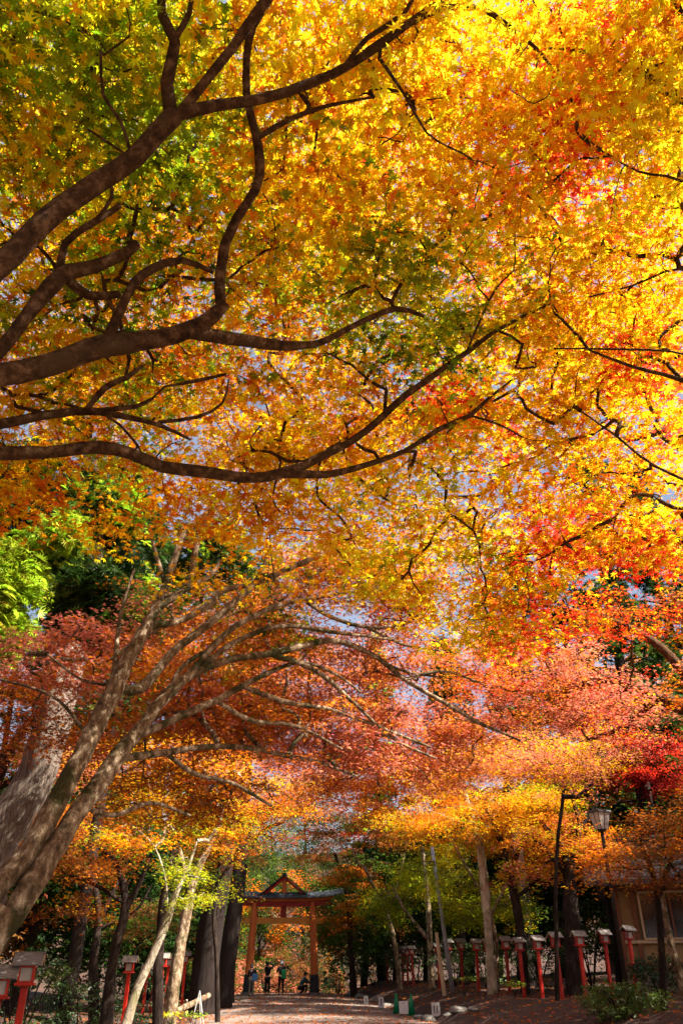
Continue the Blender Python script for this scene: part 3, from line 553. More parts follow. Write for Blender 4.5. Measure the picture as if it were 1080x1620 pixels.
grove('wine red and bronze maple hanging over the gate roof', 365, 45,
      [[(368, 1520, 9), (372, 1440, 8), (385, 1370, 6), (410, 1320, 5), (450, 1300, 4)], [(376, 1420, 5), (360, 1370, 4), (350, 1330, 3)]],
      [(430, 1280, 46, 90, 28, 2.5, ['BD', 'DR', 'K', 'B'], dict(size=.12, cov=2)), (400, 1355, 47, 40, 10, 2, ['CB', 'KB', 'K'], dict(size=.11, cov=2)), (370, 1350, 46, 40, 30, 2, ['K', 'B', 'gK'], dict(size=.12, cov=2.4)), (500, 1240, 47, 80, 28, 2.5, ['D', 'BO', 'gD'], dict(size=.12))], group=LG)
grove('pink maple crown behind the twin stemmed tree', -60, 19,
      [[(-40, 1450, 24), (-20, 1300, 18), (20, 1180, 12), (80, 1110, 8), (140, 1080, 5)], [(-10, 1250, 10), (60, 1220, 7), (130, 1200, 5)], [(0, 1230, 9), (20, 1100, 6), (30, 1020, 4)]],
      [(80, 1190, 21, 120, 60, 1.5, ['P', 'DO', 'PO', 'B'], dict(r=.7, size=.075, cov=1.7)), (60, 1070, 21, 110, 50, 1.5, ['Pp', 'P', 'DO'], dict(r=.7, size=.075)), (200, 1220, 22, 90, 60, 1.5, ['DO', 'O', 'B'], dict(r=.7, size=.08, cov=1.8))], group=LG)
grove('tall russet maple filling the middle distance behind the spreading limbs', 250, 24,
      [[(252, 1500, 12), (262, 1400, 12), (290, 1300, 11), (330, 1200, 9), (380, 1100, 7), (430, 1020, 5)], [(330, 1200, 7), (460, 1150, 6), (560, 1110, 4)], [(350, 1160, 6), (320, 1060, 5), (330, 980, 4)]],
      [(330, 1020, 24, 130, 110, 2, ['DB', 'D', 'K', 'o'], dict(r=.8, size=.10, cov=1.5)), (500, 1060, 25, 150, 90, 2, ['DB', 'o', 'PB', 'D'], dict(r=.8, size=.10, cov=1.5)), (480, 1190, 25, 130, 50, 2, ['DB', 'P', 'o'], dict(r=.8, size=.10, cov=1.6))], group=LG, T=T_FAR)
# upper red maple seen through the canopy
grove('scarlet maple glimpsed high through the golden canopy', 1290, 12,
      [[(1280, 1200, 50), (1240, 900, 40), (1150, 650, 26), (1020, 520, 16), (900, 430, 10), (840, 300, 6)], [(1150, 650, 16), (960, 700, 10), (800, 690, 7), (700, 660, 4)]],
      [(700, 655, 13, 80, 45, 1, ['R', 'RP', 'C'], dict(r=.45, n=80, size=.07, cov=2.2)), (890, 830, 13, 90, 60, 1, ['R', 'RO', 'RP'], dict(r=.45, n=80, size=.07, cov=2.0)), (930, 150, 13, 110, 110, 1, ['R', 'RO'], dict(r=.45, n=80, size=.07, cov=.9)),
       (860, 480, 13.5, 220, 240, 1.2, ['O', 'YO', 'RO'], dict(r=.5, n=80, size=.07, cov=1.1)), (560, 300, 13.5, 200, 260, 1.2, ['O', 'Y', 'YO'], dict(r=.5, n=80, size=.07, cov=1.4)), (200, 560, 13, 200, 130, 1.2, ['O', 'PO', 'D'], dict(r=.5, n=80, size=.07, cov=1.6)), (200, 200, 13, 220, 200, 1.2, ['gO', 'g', 'G', 'O'], dict(r=.5, n=80, size=.07, cov=1.2)), (470, 700, 13.5, 160, 90, 1.2, ['O', 'PO', 'RP'], dict(r=.5, n=80, size=.07, cov=1.3)), (700, 860, 14, 160, 70, 1.2, ['O', 'PO', 'gO'], dict(r=.5, n=80, size=.07, cov=1.3))], BARK)
# unseen maples added to shade the right bank and block sky light elsewhere
for i, (x, y, h) in enumerate([(14.5, 14, 12), (14.5, 19.5, 13), (15, 24.5, 17), (19, 22, 15), (18.5, 39, 17.5), (16, 7.5, 10), (23, 32, 14), (20, 27.5, 15), (16, 42, 15), (19, 46, 19), (-11, 3, 11), (-14, 9, 12), (-15, 16, 12), (-7, -6, 11), (0, -11, 12), (7, -12, 11), (-14, -3, 12), (-17, 24, 13)]):
    b = np.array([x, y, float(gz(x, y))]); t = Tree('maple_tree', b, ['orange', 'russet', 'amber', 'copper', 'rust brown', 'bronze', 'tawny', 'ginger', 'ochre', 'chestnut', 'brick', 'sienna', 'cinnamon', 'mustard', 'walnut', 'apricot', 'tan', 'maroon'][i]+' maple added out of view for shade', 'maple', 'unseen maples added for shade', BARKD)
    t.limb([b, b+[.2, 0, h*.4], b+[-.3, .3, h*.7], b+[-.2, .2, h]], radii=[.24, .2, .13, .06])
    for _ in range(260):
        q = rng.normal(0, 1, 3); q /= np.linalg.norm(q); q *= rng.uniform(.3, 1); t.spray(b+[0, 0, h*.62]+q*np.array([4.1, 4.1, h*.42]), .9, 70, 'ODB', .19)
    t.build(T_FAR, seg=.8, twig_every=2)

# ------------------------------------------------------------------ conifers
def conifer(label, base, H, r0, width, pal, z0=.25, dens=1., size=.3, bark_=BARKG, cat='cedar', group='cedars', lean=(0, 0), sun=None, n=26):
    base = np.array(base, float); t = Tree('cedar_tree', base, label, cat, group, bark_)
    top = base+[lean[0], lean[1], H]; P = [base-[0, 0, .2], base*.99+top*.01, base*.7+top*.3, base*.35+top*.65, top]
    t.limb(P, radii=[r0*1.3, r0, r0*.78, r0*.45, .03], step=.6)
    nb = int(H*(1-z0)*3.2*dens)
    for i in range(nb):
        f = z0+(1-z0)*(i+.5)/nb; o = base*(1-f)+top*f; a = i*2.4+rng.normal(0, .3); Lb = width*(1-f)**.7*rng.uniform(.6, 1.1)*(.55 if f < z0+.06 else 1)+.3
        d = np.array([math.cos(a), math.sin(a), 0]); tip = o+d*Lb+[0, 0, -.18*Lb]
        t.limb([o, o+d*Lb*.5+[0, 0, .08*Lb], tip], radii=[.03+.012*Lb, .02+.006*Lb, .008], step=.7, join=False)
        for k in range(max(2, int(Lb*2.2))):
            g = rng.uniform(.3, 1.03); s = np.cross(d, [0, 0, 1])*rng.normal(0, .16)*Lb
            t.spray(o+(tip-o)*g+s+[0, 0, rng.normal(-.1, .15)], rng.uniform(.35, .65), n, pal[rng.integers(len(pal))], size)
    t.build(T_TUFT, NEEDLE, twig_every=3, seg=.8, tilt=.6, flat=.3, droop=.5); return t
cb = atY(-45, 1500, 14.0); cb[2] = float(gz(cb[0], cb[1]))
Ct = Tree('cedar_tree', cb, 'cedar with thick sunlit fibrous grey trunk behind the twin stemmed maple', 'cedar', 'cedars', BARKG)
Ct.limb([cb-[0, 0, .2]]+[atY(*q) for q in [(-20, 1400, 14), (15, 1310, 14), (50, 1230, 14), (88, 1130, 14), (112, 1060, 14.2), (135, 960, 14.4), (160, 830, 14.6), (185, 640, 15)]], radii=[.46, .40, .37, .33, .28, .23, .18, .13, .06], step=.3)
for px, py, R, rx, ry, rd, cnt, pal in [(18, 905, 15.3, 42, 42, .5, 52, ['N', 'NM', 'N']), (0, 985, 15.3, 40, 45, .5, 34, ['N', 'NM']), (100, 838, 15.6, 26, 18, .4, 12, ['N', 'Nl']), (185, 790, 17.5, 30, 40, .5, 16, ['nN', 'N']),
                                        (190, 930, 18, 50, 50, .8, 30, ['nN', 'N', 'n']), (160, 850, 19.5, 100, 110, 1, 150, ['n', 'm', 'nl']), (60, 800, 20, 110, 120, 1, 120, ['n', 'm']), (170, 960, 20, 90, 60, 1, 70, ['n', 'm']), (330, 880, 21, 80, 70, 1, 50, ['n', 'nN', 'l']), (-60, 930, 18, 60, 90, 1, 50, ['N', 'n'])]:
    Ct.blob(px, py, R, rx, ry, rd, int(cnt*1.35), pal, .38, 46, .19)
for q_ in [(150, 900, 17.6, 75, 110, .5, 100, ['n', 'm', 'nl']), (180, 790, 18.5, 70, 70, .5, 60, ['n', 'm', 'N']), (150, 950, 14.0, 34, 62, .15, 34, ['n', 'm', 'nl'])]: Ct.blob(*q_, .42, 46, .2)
for y_, x_ in [(905, 40), (850, 110), (800, 180), (940, 190)]:
    Ct.limb([atY(x_*.4+110, y_+60, 15), atY(x_, y_, 16.5)], radii=[.05, .015], step=.4)
Ct.build(T_TUFT, NEEDLE, tilt=.6, flat=.3, droop=.5, seg=.5, twig_every=2)
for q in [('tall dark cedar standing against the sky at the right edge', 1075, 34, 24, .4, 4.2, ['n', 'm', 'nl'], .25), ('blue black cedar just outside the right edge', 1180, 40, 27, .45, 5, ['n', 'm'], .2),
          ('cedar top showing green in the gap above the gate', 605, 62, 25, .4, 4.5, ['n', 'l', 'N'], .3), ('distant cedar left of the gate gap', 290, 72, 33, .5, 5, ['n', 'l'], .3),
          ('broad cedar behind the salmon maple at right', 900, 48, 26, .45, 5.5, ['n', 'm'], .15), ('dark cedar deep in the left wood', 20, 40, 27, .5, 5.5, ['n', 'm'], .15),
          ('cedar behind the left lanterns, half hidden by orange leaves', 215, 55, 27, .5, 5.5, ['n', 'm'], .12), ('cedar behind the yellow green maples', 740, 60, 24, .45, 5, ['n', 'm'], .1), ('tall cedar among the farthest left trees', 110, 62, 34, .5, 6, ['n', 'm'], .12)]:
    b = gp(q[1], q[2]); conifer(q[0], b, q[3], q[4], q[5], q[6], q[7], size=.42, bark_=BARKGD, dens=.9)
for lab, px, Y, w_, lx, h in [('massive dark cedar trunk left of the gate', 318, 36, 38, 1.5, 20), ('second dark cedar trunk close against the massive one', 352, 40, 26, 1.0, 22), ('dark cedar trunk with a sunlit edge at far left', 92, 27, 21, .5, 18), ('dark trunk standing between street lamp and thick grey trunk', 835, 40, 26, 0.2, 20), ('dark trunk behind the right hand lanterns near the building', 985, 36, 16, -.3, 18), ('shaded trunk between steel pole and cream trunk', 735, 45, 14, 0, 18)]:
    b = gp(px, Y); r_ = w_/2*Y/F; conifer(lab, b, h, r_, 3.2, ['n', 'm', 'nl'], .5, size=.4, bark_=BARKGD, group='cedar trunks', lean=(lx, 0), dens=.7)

# ------------------------------------------------------------------ far wood
def far_tree(label, px, Y, h, wd, pal, group, n=60, size=.34, name='broadleaf_tree', cat='tree', cnt=90, mat=LEAF, dx=0):
    b = gp(px, Y); t = Tree(name, b, label, cat, group, BARKD)
    t.limb([b, b+[.2, 0, h*.35], b+[-.2, 0, h*.75]], radii=[.25, .2, .06], step=1)
    for k in range(4):
        a = rng.uniform(0, 6.28); t.limb([b+[.1, 0, h*(.3+.1*k)], b+[math.cos(a)*wd*.35, math.sin(a)*wd*.35, h*(.5+.1*k)]], radii=[.1, .03], step=1, join=False)
    for _ in range(cnt):
        q = rng.normal(0, 1, 3); q /= np.linalg.norm(q); q *= rng.uniform(.45, 1)**.6
        t.spray(b+[0, 0, h*.56]+q*np.array([wd/2, wd/2, h*.46]), wd*.13, n, pal[rng.integers(len(pal))], size)
    t.build(T_FAR, mat, twig_every=9, seg=1.5, rt=.01, flat=.3); return t
HG = 'trees on the hillside beyond the gate'
specs = [(330, 78, 5, 6, ['pB', 'P', 'K']), (372, 84, 4.5, 6, ['PB', 'pK', 'K']), (415, 80, 3.6, 5, ['PB', 'm', 'pK']), (455, 86, 5.5, 6, ['PB', 'B', 'K', 'm']), (500, 78, 4, 5, ['PK', 'B', 'm']), (540, 84, 7, 8, ['B', 'm', 'K']), (300, 86, 7, 8, ['pB', 'P']),
         (405, 100, 9, 7, ['l', 'NK', 'D']), (440, 106, 13, 9, ['K', 'm', 'n']), (475, 98, 12, 9, ['D', 'm', 'B', 'K']), (395, 115, 13, 9, ['l', 'MK', 'm']), (340, 104, 13, 10, ['m', 'K', 'D']), (520, 104, 14, 10, ['m', 'n', 'B']), (425, 132, 17, 12, ['n', 'K', 'l']), (480, 136, 17, 12, ['n', 'm', 'l']), (365, 130, 17, 12, ['m', 'n'])]
kinds = {0: 'pale pink', 1: 'rose', 2: 'deep pink', 3: 'pink and russet', 4: 'orange', 5: 'wine brown', 6: 'salmon', 7: 'mossy green', 8: 'dark green', 9: 'russet', 10: 'light green', 11: 'deep green', 12: 'blackish', 13: 'tall green', 14: 'tall dark', 15: 'tall sombre'}
places = ['low at the left of the gate opening', 'behind the left gate pillar', 'behind the leaning person', 'behind the photographer in the middle', 'right of the gate opening', 'beyond the right gate pillar', 'left of the gate beside the dark trunks', 'above the pink ones in the gate opening', 'highest in the middle of the gate opening', 'under the tie beam at right', 'far up the slope under the tie beam', 'on the slope left of the left pillar', 'on the slope right of the right pillar', 'on the ridge behind the middle of the gate', 'on the ridge behind the right pillar', 'on the ridge behind the left pillar']
for i, (px, Y, h, wd, pal) in enumerate(specs):
    far_tree(kinds[i]+' tree '+places[i], px, Y, h, wd, pal, HG, size=.22 if Y < 90 else .3, n=70, cnt=80 if Y < 90 else 110)
BG = 'trees closing the view behind the grove'
cols_ = ['bronze', 'russet', 'olive', 'dark green', 'rust', 'umber', 'bottle green', 'brown']
bgs = [(-60, 38), (30, 46), (95, 50), (165, 46), (235, 58), (285, 70), (575, 62), (625, 66), (675, 58), (735, 52), (790, 60), (845, 50), (905, 56), (965, 50), (1030, 54), (1110, 50)]
nextto = ['outside the left edge', 'behind the nearest red lantern', 'behind the dark trunk at far left', 'behind the brown leaved bank maple', 'behind the leaning cream trunk', 'beside the massive dark cedars', 'right of the gate', 'behind the far end of the right lantern row', 'behind the steel pole', 'behind the many stemmed maple', 'behind the cream trunk', 'behind the left leaning dark maple', 'behind the thick grey trunk', 'behind the street lamp', 'behind the ochre building', 'beyond the building outside the right edge']
for i, (px, Y) in enumerate(bgs):
    far_tree(cols_[i % 8]+' tree '+nextto[i], px, Y, rng.uniform(8, 12), 8.5, [['K', 'B', 'm'], ['m', 'n', 'K'], ['K', 'l', 'B'], ['m', 'n']][i % 4], BG, n=60, size=.36, cnt=120)
# evergreen shrubs
SG = 'evergreen shrubs on the banks'
for i, (px, Y, h, wd, pal, lab) in enumerate([(15, 22, 2.6, 3, ['n', 'l', 'm'], 'glossy dark shrub behind the two nearest red lanterns'), (120, 27, 1.8, 3, ['m', 'n'], 'low dark shrub between the left trunks'), (215, 33, 2, 3, ['m', 'n'], 'dark shrub behind the left lantern row'), (938, 33, 3.2, 3, ['m', 'n', 'l'], 'tall glossy shrub behind the right lantern row'),
                                         (720, 42, 2.2, 3, ['l', 'n', 'm'], 'shrub behind the brightly lit lantern'), (660, 50, 2.2, 4, ['m', 'n'], 'low shrub left of the steel pole'), (590, 56, 2.6, 4, ['m', 'n'], 'dark shrub right of the gate'), (770, 40, 2, 3, ['n', 'l'], 'shrub at the foot of the cream trunk'), (855, 37, 2, 3, ['m', 'n'], 'dark shrub among the right lantern posts'), (535, 60, 1.6, 3, ['l', 'm'], 'low shrub beside the right gate pillar'), (985, 21, .75, 1.9, ['l', 'l', 'K'], 'low feathery green bush at lower right'), (1045, 28, 1.2, 2, ['n', 'm'], 'shrub against the building foundation'), (345, 62, 1.2, 3, ['l', 'N', 'D'], 'lit green shrub left of the gate')]):
    b = gp(px, Y); t = Tree('shrub', b, lab, 'shrub', SG, BARKD)
    for k in range(5):
        a = k*1.26+i; t.limb([b, b+[math.cos(a)*wd*.15, math.sin(a)*wd*.15, h*.5], b+[math.cos(a)*wd*.3, math.sin(a)*wd*.3, h*.8]], radii=[.03, .02, .01], join=False)
    for _ in range(60):
        q = rng.normal(0, 1, 3); q /= np.linalg.norm(q); q *= rng.uniform(.3, 1)**.6
        t.spray(b+[0, 0, h*.52]+q*np.array([wd/2, wd/2, h*.46]), .35, 38, pal[rng.integers(len(pal))], .11)
    t.build(T_OVAL, GLOSSLEAF, twig_every=6, trunk_name='stems')

# ================================================================== torii
tb = gp(444, 55); tb[2] = float(gz(tb[0], 55, False))+.1
TO = empty('torii_gate', tb, R_(-3), 'vermilion torii with a crossed gable on top spanning the far end of the path', 'torii')
for s in (-1, 1):
    m = MB().tube([(s*2.02, 0, 0), (s*1.93, 0, 2.4), (s*1.82, 0, 4.95)], [.24, .225, .2], 20); pl = m.build('pillar', ORANGE, TO, smooth=False)
    MB().tube([(s*2.025, 0, 0), (s*1.98, 0, 1.03)], [.30, .275], 20).build('sleeve', BLACK, pl)
    MB().tube([(s*2.03, 0, -.1), (s*2.03, 0, .12)], [.42, .38], 20).build('base_stone', STONE, pl)
MB().box((0, 0, 3.93), (4.9, .16, .34)).build('tie_beam', OCHRE, TO, bevel=.01)
for s in (-1, 1):
    MB().box((s*1.86-.0, .0, 4.14), (.62, .22, .07)).build('wedge', ORANGE, TO)
def bowed(z0, z1, hw, dy, lift):
    xs = np.linspace(-hw, hw, 25); m = MB(); vs = []
    for x in xs:
        l = lift*(abs(x)/hw)**3; vs += [(x, -dy, z0+l), (x, dy, z0+l), (x, dy, z1+l), (x, -dy, z1+l)]
    fs = []
    for i in range(24):
        a = 4*i; fs += [(a+j, a+(j+1) % 4, a+4+(j+1) % 4, a+4+j) for j in range(4)]
    fs += [(0, 1, 2, 3), (96, 97, 98, 99)]; return m.add(vs, fs)
bowed(4.70, 4.98, 3.0, .17, .12).build('lower_lintel', RED, TO)
bowed(4.984, 5.16, 3.2, .24, .16).build('upper_lintel', ORANGE, TO)
xs = np.linspace(-3.95, 3.95, 29); vs = []
for x in xs:
    l = .26*(abs(x)/3.95)**3; vs += [(x, -.48, 5.15+l), (x, -.46, 5.22+l), (x, 0, 5.53+l), (x, .46, 5.22+l), (x, .48, 5.15+l)]
fs = []
for i in range(28):
    a = 5*i; fs += [(a+j, a+(j+1) % 5, a+5+(j+1) % 5, a+5+j) for j in range(5)]
MB().add(vs, fs+[tuple(range(5)), tuple(range(140, 145))]).build('lintel_roof', DARKMETAL, TO)
MB().box((0, 0, 4.40), (.34, .15, .59)).build('tablet_post', RED, TO, bevel=.008)
MB().box((0, 0, 5.85), (.30, .2, .86)).build('king_post', ORANGE, TO, bevel=.01)
for s in (-1, 1):
    M = Matrix.Translation((s*.0, 0, 6.38)) @ Matrix.Rotation(s*R_(37), 4, 'Y')
    MB().box((s*.86, 0, -.02), (1.72, .2, .14), M).build('rafter', RED, TO)
    g = MB().box((s*.92, 0, .10), (2.0, .62, .07), M).build('gable_roof', DARKMETAL, TO)
    MB().box((s*1.93, 0, .13), (.10, .7, .12), M).build('roof_end', DARKMETAL, g)
MB().box((0, 0, 6.56), (.22, .8, .12)).build('ridge_cap', DARKMETAL, TO)

# ================================================================== lanterns on posts
def make_lantern(loc, rz, label, group):
    HS = .57
    t = empty('post_lantern', loc, rz, label, 'lantern', group)
    MB().box((0, 0, .71), (.10, .10, 1.56)).build('post', RED, t, bevel=.008)
    b = MB(); b.box((0, 0, 1.47), (.5, .5, .05)); b.box((0, 0, 1.43), (.3, .3, .035)); b.build('tray', RED, t, bevel=.004)
    f = MB()
    for x in (-.17, .17):
        for y in (-.17, .17): f.box((x, y, 1.685), (.045, .045, .38))
    for y in (-.17, .17): f.box((0, y, 1.86), (.295, .04, .04)); f.box((0, y, 1.52), (.295, .04, .04))
    for x in (-.17, .17): f.box((x, 0, 1.86), (.04, .295, .04)); f.box((x, 0, 1.52), (.04, .295, .04))
    fr = f.build('frame', RED, t)
    g = MB()
    for y in (-.055, .055): g.box((.178, y, 1.69), (.018, .022, .30))
    g.box((.181, 0, 1.69), (.018, .295, .022)); g.build('lattice', RED, fr)
    MB().box((0, 0, 1.69), (.30, .30, .30)).build('paper_shade', PAPER, t)
    gb = MB().prism([(-.36, 0), (.36, 0), (0, .24)], -.16, .16).build('gable', RED, t)
    gb.data.transform(Matrix.Translation((0, 0, 1.885)) @ Matrix.Rotation(math.pi/2, 4, 'Z'))
    for s in (-1, 1):
        M = Matrix.Translation((0, 0, 2.17)) @ Matrix.Rotation(-s*R_(36), 4, 'X')
        MB().box((0, s*.235, 0), (.74, .47, .028), M).build('roof_slope', SHINGLE, t, bevel=.003)
        for e in (-1, 1): MB().box((e*.372, s*.225, -.028), (.02, .45, .035), M).build('bargeboard', PALEWOOD, t)
    MB().box((0, 0, 2.185), (.77, .07, .045)).build('ridge', SHINGLE, t)
    for ch in t.children:                 # the head is drawn large and brought to size here
        if ch.name.startswith('post'): continue
        for c2 in (ch,)+tuple(ch.children):
            off = c2.location.copy() if c2 is ch else Vector((0, 0, 0)); c2.data.transform(Matrix.Translation(Vector((0, 0, 1.50))) @ Matrix.Diagonal((HS, HS, HS, 1)) @ Matrix.Translation(off-Vector((0, 0, 1.42))))
        if ch.name.startswith('gable'): pass
    return t
def copy_tree(o, parent=None):
    c = o.copy(); S.collection.objects.link(c); c.parent = parent
    for ch in list(o.children): copy_tree(ch, c)
    return c
LEFTL = [(4, 13.6, .02, 'nearest red post lantern with sunlit grey roof, at the lower left corner'), (-46, 13.4, .02, 'red post lantern cut by the left edge beside the nearest one'),
         (190, 26, 0, 'sunlit red post lantern left of the leaning cream trunk'), (222, 33.5, 0, 'red post lantern just right of the leaning cream trunk'), (236, 37, .1, 'smaller red post lantern behind the cream trunk, lifted above its neighbour'),
         (249, 31, 0, 'shaded red post lantern left of the mottled grey trunk'), (258, 34, .05, 'shaded red post lantern touching the mottled grey trunk'), (286, 36, 0, 'red post lantern half hidden right of the mottled grey trunk')]
proto = None
def put_lantern(px, Y, dz, rz, label, group):
    global proto
    b = gp(px, Y); b[2] += dz
    if proto is None: proto = make_lantern(tuple(b), rz, label, group); return proto
    c = copy_tree(proto); c.location = tuple(b); c.rotation_euler = (rng.normal(0, .014), rng.normal(0, .014), rz); c.scale = (1, 1, rng.uniform(.975, 1.02)); c['label'] = label; c['group'] = group; return c
for i, (px, Y, dz, lab) in enumerate(LEFTL):
    put_lantern(px, Y, dz+(.22 if i > 1 else 0), R_((14 if i < 2 else 4)+rng.normal(0, 3)), lab, 'red lanterns on posts along the left bank')
RIGHTL = [(1009, 29.5, .28), (968, 30.5, .18), (927, 28.3, .02), (889, 29, -.02), (858, 30.5, 0), (829, 32, 0), (806, 33.5, 0), (777, 35, 0), (757, 37, .0), (732, 39, .0), (714, 40, .05), (695, 42, 0), (654, 47, 0), (645, 49.5, 0), (637, 51, 0), (628, 53, 0), (613, 56, 0)]
ordn = ['nearest the building window', 'second from the building', 'in front of the thick grey trunk', 'fourth from the building', 'fifth from the building', 'sixth from the building', 'seventh from the building', 'in front of the cream trunk', 'between cream trunk and steel pole', 'second right of the steel pole', 'in full sun at the foot of the steel pole', 'just left of the steel pole', 'rightmost of the far cluster', 'second of the far cluster from right', 'middle one of the far cluster', 'fourth of the far cluster from right', 'farthest, leftmost of the far cluster']
for (px, Y, dz), o in zip(RIGHTL, ordn):
    put_lantern(px, Y, dz-.08, math.pi+R_(14+rng.normal(0, 4)), 'red post lantern on right bank, '+o, 'red lanterns on posts along the right bank')

# ================================================================== street lamp, pole
b = gp(996, 23.5); SL = empty('street_lamp', b, R_(25), 'tall brown street lamp with a tapered white lantern head at right', 'street lamp')
MB().tube([(0, 0, -.1), (0, 0, .9), (0, 0, 4.25)], [.085, .06, .048], 14).build('pole', BARKGD, SL, smooth=True)
MB().tube([(0, 0, 4.22), (0, 0, 4.30)], [.12, .16], 14).build('collar', BLACK, SL)
hd = MB(); q = [(.15, 4.30), (.26, 4.83)]
vs = [(sx*r_, sy*r_, z) for r_, z in q for sx, sy in ((-1, -1), (1, -1), (1, 1), (-1, 1))]
hd.add(vs, [(0, 1, 2, 3), (4, 5, 6, 7), (0, 1, 5, 4), (1, 2, 6, 5), (2, 3, 7, 6), (3, 0, 4, 7)]); hd.build('lamp_shade', PAPER, SL)
fr = MB()
for sx, sy in ((-1, -1), (1, -1), (1, 1), (-1, 1)): fr.tube([(sx*.152, sy*.152, 4.29), (sx*.264, sy*.264, 4.84)], [.014, .014], 6)
for sx, sy in ((0, -1), (1, 0), (0, 1), (-1, 0)): fr.tube([(sx*.153, sy*.153, 4.30), (sx*.263, sy*.263, 4.83)], [.011, .011], 6)
fr.build('frame', BLACK, SL)
cp_ = MB(); vs = [(sx*r_, sy*r_, z) for r_, z in ((.31, 4.835), (.27, 4.90), (.06, 4.97)) for sx, sy in ((-1, -1), (1, -1), (1, 1), (-1, 1))]
cp_.add(vs, [(0, 1, 2, 3), (8, 9, 10, 11)]+[(a+j, a+(j+1) % 4, a+4+(j+1) % 4, a+4+j) for a in (0, 4) for j in range(4)]); cp_.build('cap', BLACK, SL)
for ch in SL.children:
    if not ch.name.startswith('pole'): ch.data.transform(Matrix.Translation((0, 0, 4.25)) @ Matrix.Scale(.82, 4) @ Matrix.Translation((0, 0, -4.25)))
b = gp(716, 38.5); tp = atY(683, 1340, 38.5)-b
UP = empty('steel_pole', b, 0, 'slim galvanised pole leaning left above the sunlit lantern', 'pole')
MB().tube([(0, 0, -.1), tuple(tp*.5), tuple(tp)], [.10, .085, .07], 12).build('pole', GALV, UP, smooth=True)
MB().box(tuple(tp*.88+[-.12, 0, 0]), (.28, .22, .2)).build('junction_box', BLACK, UP, bevel=.02)
b2 = gp(703, 37.5); PW = MB().tube([(0, 0, -.1), (-.12, 0, 1.2), (-.2, 0, 2.25)], [.085, .08, .07], 10).build('wooden_stake', PALEWOOD, None, loc=tuple(b2))
tag(PW, 'pale wooden stake in full sun beside the bright lantern', 'stake')

# ================================================================== building
bb = gp(995, 31.5); BL = empty('shrine_building', bb, R_(-20), 'single storey shrine building with ochre plaster, brown posts and a wide window', 'building')
W_ = 9.; H_ = 3.7
MB().box((W_/2, 2.5, .35), (W_, 4.9, .9)).build('foundation', BASEPL, BL, bevel=.01)
MB().box((W_/2, 2.5, 2.2), (W_-.1, 4.75, 2.8)).build('wall', PLASTER, BL)
for x in (.06, .62, 3.05, 5.4, 7.6, 8.94): MB().box((x, .08, 2.2), (.16, .16, 2.8)).build('post', WOOD, BL, bevel=.008)
for y in (2.4, 4.9): MB().box((.03, y, 2.2), (.14, .14, 2.8)).build('post', WOOD, BL, bevel=.008)
MB().box((W_/2, .06, .90), (W_+.1, .2, .22)).build('sill_beam', WOOD, BL, bevel=.008)
MB().box((W_/2, .05, 1.62), (W_-.3, .12, .10)).build('rail', PALEWOOD, BL, bevel=.005)
MB().box((W_/2, .06, 3.35), (W_+.1, .2, .24)).build('head_beam', WOOD, BL, bevel=.008)
wi = MB(); x0, x1, z0, z1 = .8, 2.9, 1.68, 3.2
for bx in [((x0+x1)/2, .03, z0+.03, x1-x0, .06), ((x0+x1)/2, .03, z1-.03, x1-x0, .06)]: wi.box((bx[0], bx[1], bx[2]), (bx[3], .14, bx[4]))
for x in (x0+.03, x1-.03): wi.box((x, .03, (z0+z1)/2), (.07, .14, z1-z0-.12))
wo = wi.build('window', PALEWOOD, BL)
MB().box(((x0+x1)/2, .09, (z0+z1)/2), (x1-x0-.14, .03, z1-z0-.12)).build('pane', GLASS, wo)
mu = MB()
for x in (1.45, 1.85, 2.3): mu.box((x, .06, (z0+z1)/2), (.06, .05, z1-z0-.125))
mu.build('mullion', WOOD, wo)
wo2 = MB().box((4.25, .04, 2.43), (1.9, .12, 1.5)).build('window', PALEWOOD, BL); MB().box((4.25, -.03, 2.43), (1.76, .03, 1.36)).build('pane', GLASS, wo2)
rf = MB(); rf.prism([(-1.1, 3.35), (2.5, 5.2), (6.1, 3.35), (6.1, 3.52), (2.5, 5.4), (-1.1, 3.52)], -.9, W_+.9)
ro = rf.build('roof', TILE, BL); ro.rotation_euler.z = R_(90); ro.location = (W_, 0, 0)
for k in range(14):
    MB().box((.3+k*.66, -.5, 3.40), (.07, 1.0, .09)).build('rafter', WOOD, BL)

# ================================================================== small things by the path
def cone(px, Y, lab):
    b = gp(px, Y); t = empty('traffic_cone', b, 0, lab, 'traffic cone', 'green cones by the path')
    MB().box((0, 0, .02), (.38, .38, .04)).build('base', CONE, t, bevel=.008)
    MB().tube([(0, 0, .04), (0, 0, .38), (0, 0, .72)], [.15, .09, .03], 16).build('body', CONE, t, smooth=True)
cone(627, 36, 'dark green cone standing left in the shade'); cone(651, 35, 'green cone in the sun beside the white square board')
def card(px, Y, h, wd, lab, strokes, tilt=8, rz=0, leg=.12):
    b = gp(px, Y); t = empty('path_sign', b, R_(rz), lab, 'sign', 'small white signs at the path edge')
    M = Matrix.Rotation(R_(-tilt), 4, 'X')
    bd = MB().box((0, 0, leg+h/2), (wd, .03, h), M).build('board', WHITE, t, bevel=.004)
    s = MB()
    for x, z, w_, hh in strokes: s.box((x*wd, -.018, leg+z*h), (w_*wd, .006, hh*h), M)
    s.build('marking', INK, bd)
    MB().box((-wd*.3, .02, leg/2), (.03, .03, leg)).build('leg', WOOD, t); MB().box((wd*.3, .02, leg/2), (.03, .03, leg)).build('leg', WOOD, t)
card(579, 41, .34, .2, 'smallest tilted white sign right of the crest of the path', [(0, .62, .35, .08), (0, .4, .35, .08), (.1, .5, .07, .3)], rz=10)
card(603, 38.5, .38, .22, 'white sign with dark stroke left of the green cones', [(0, .5, .14, .5), (0, .78, .4, .07)])
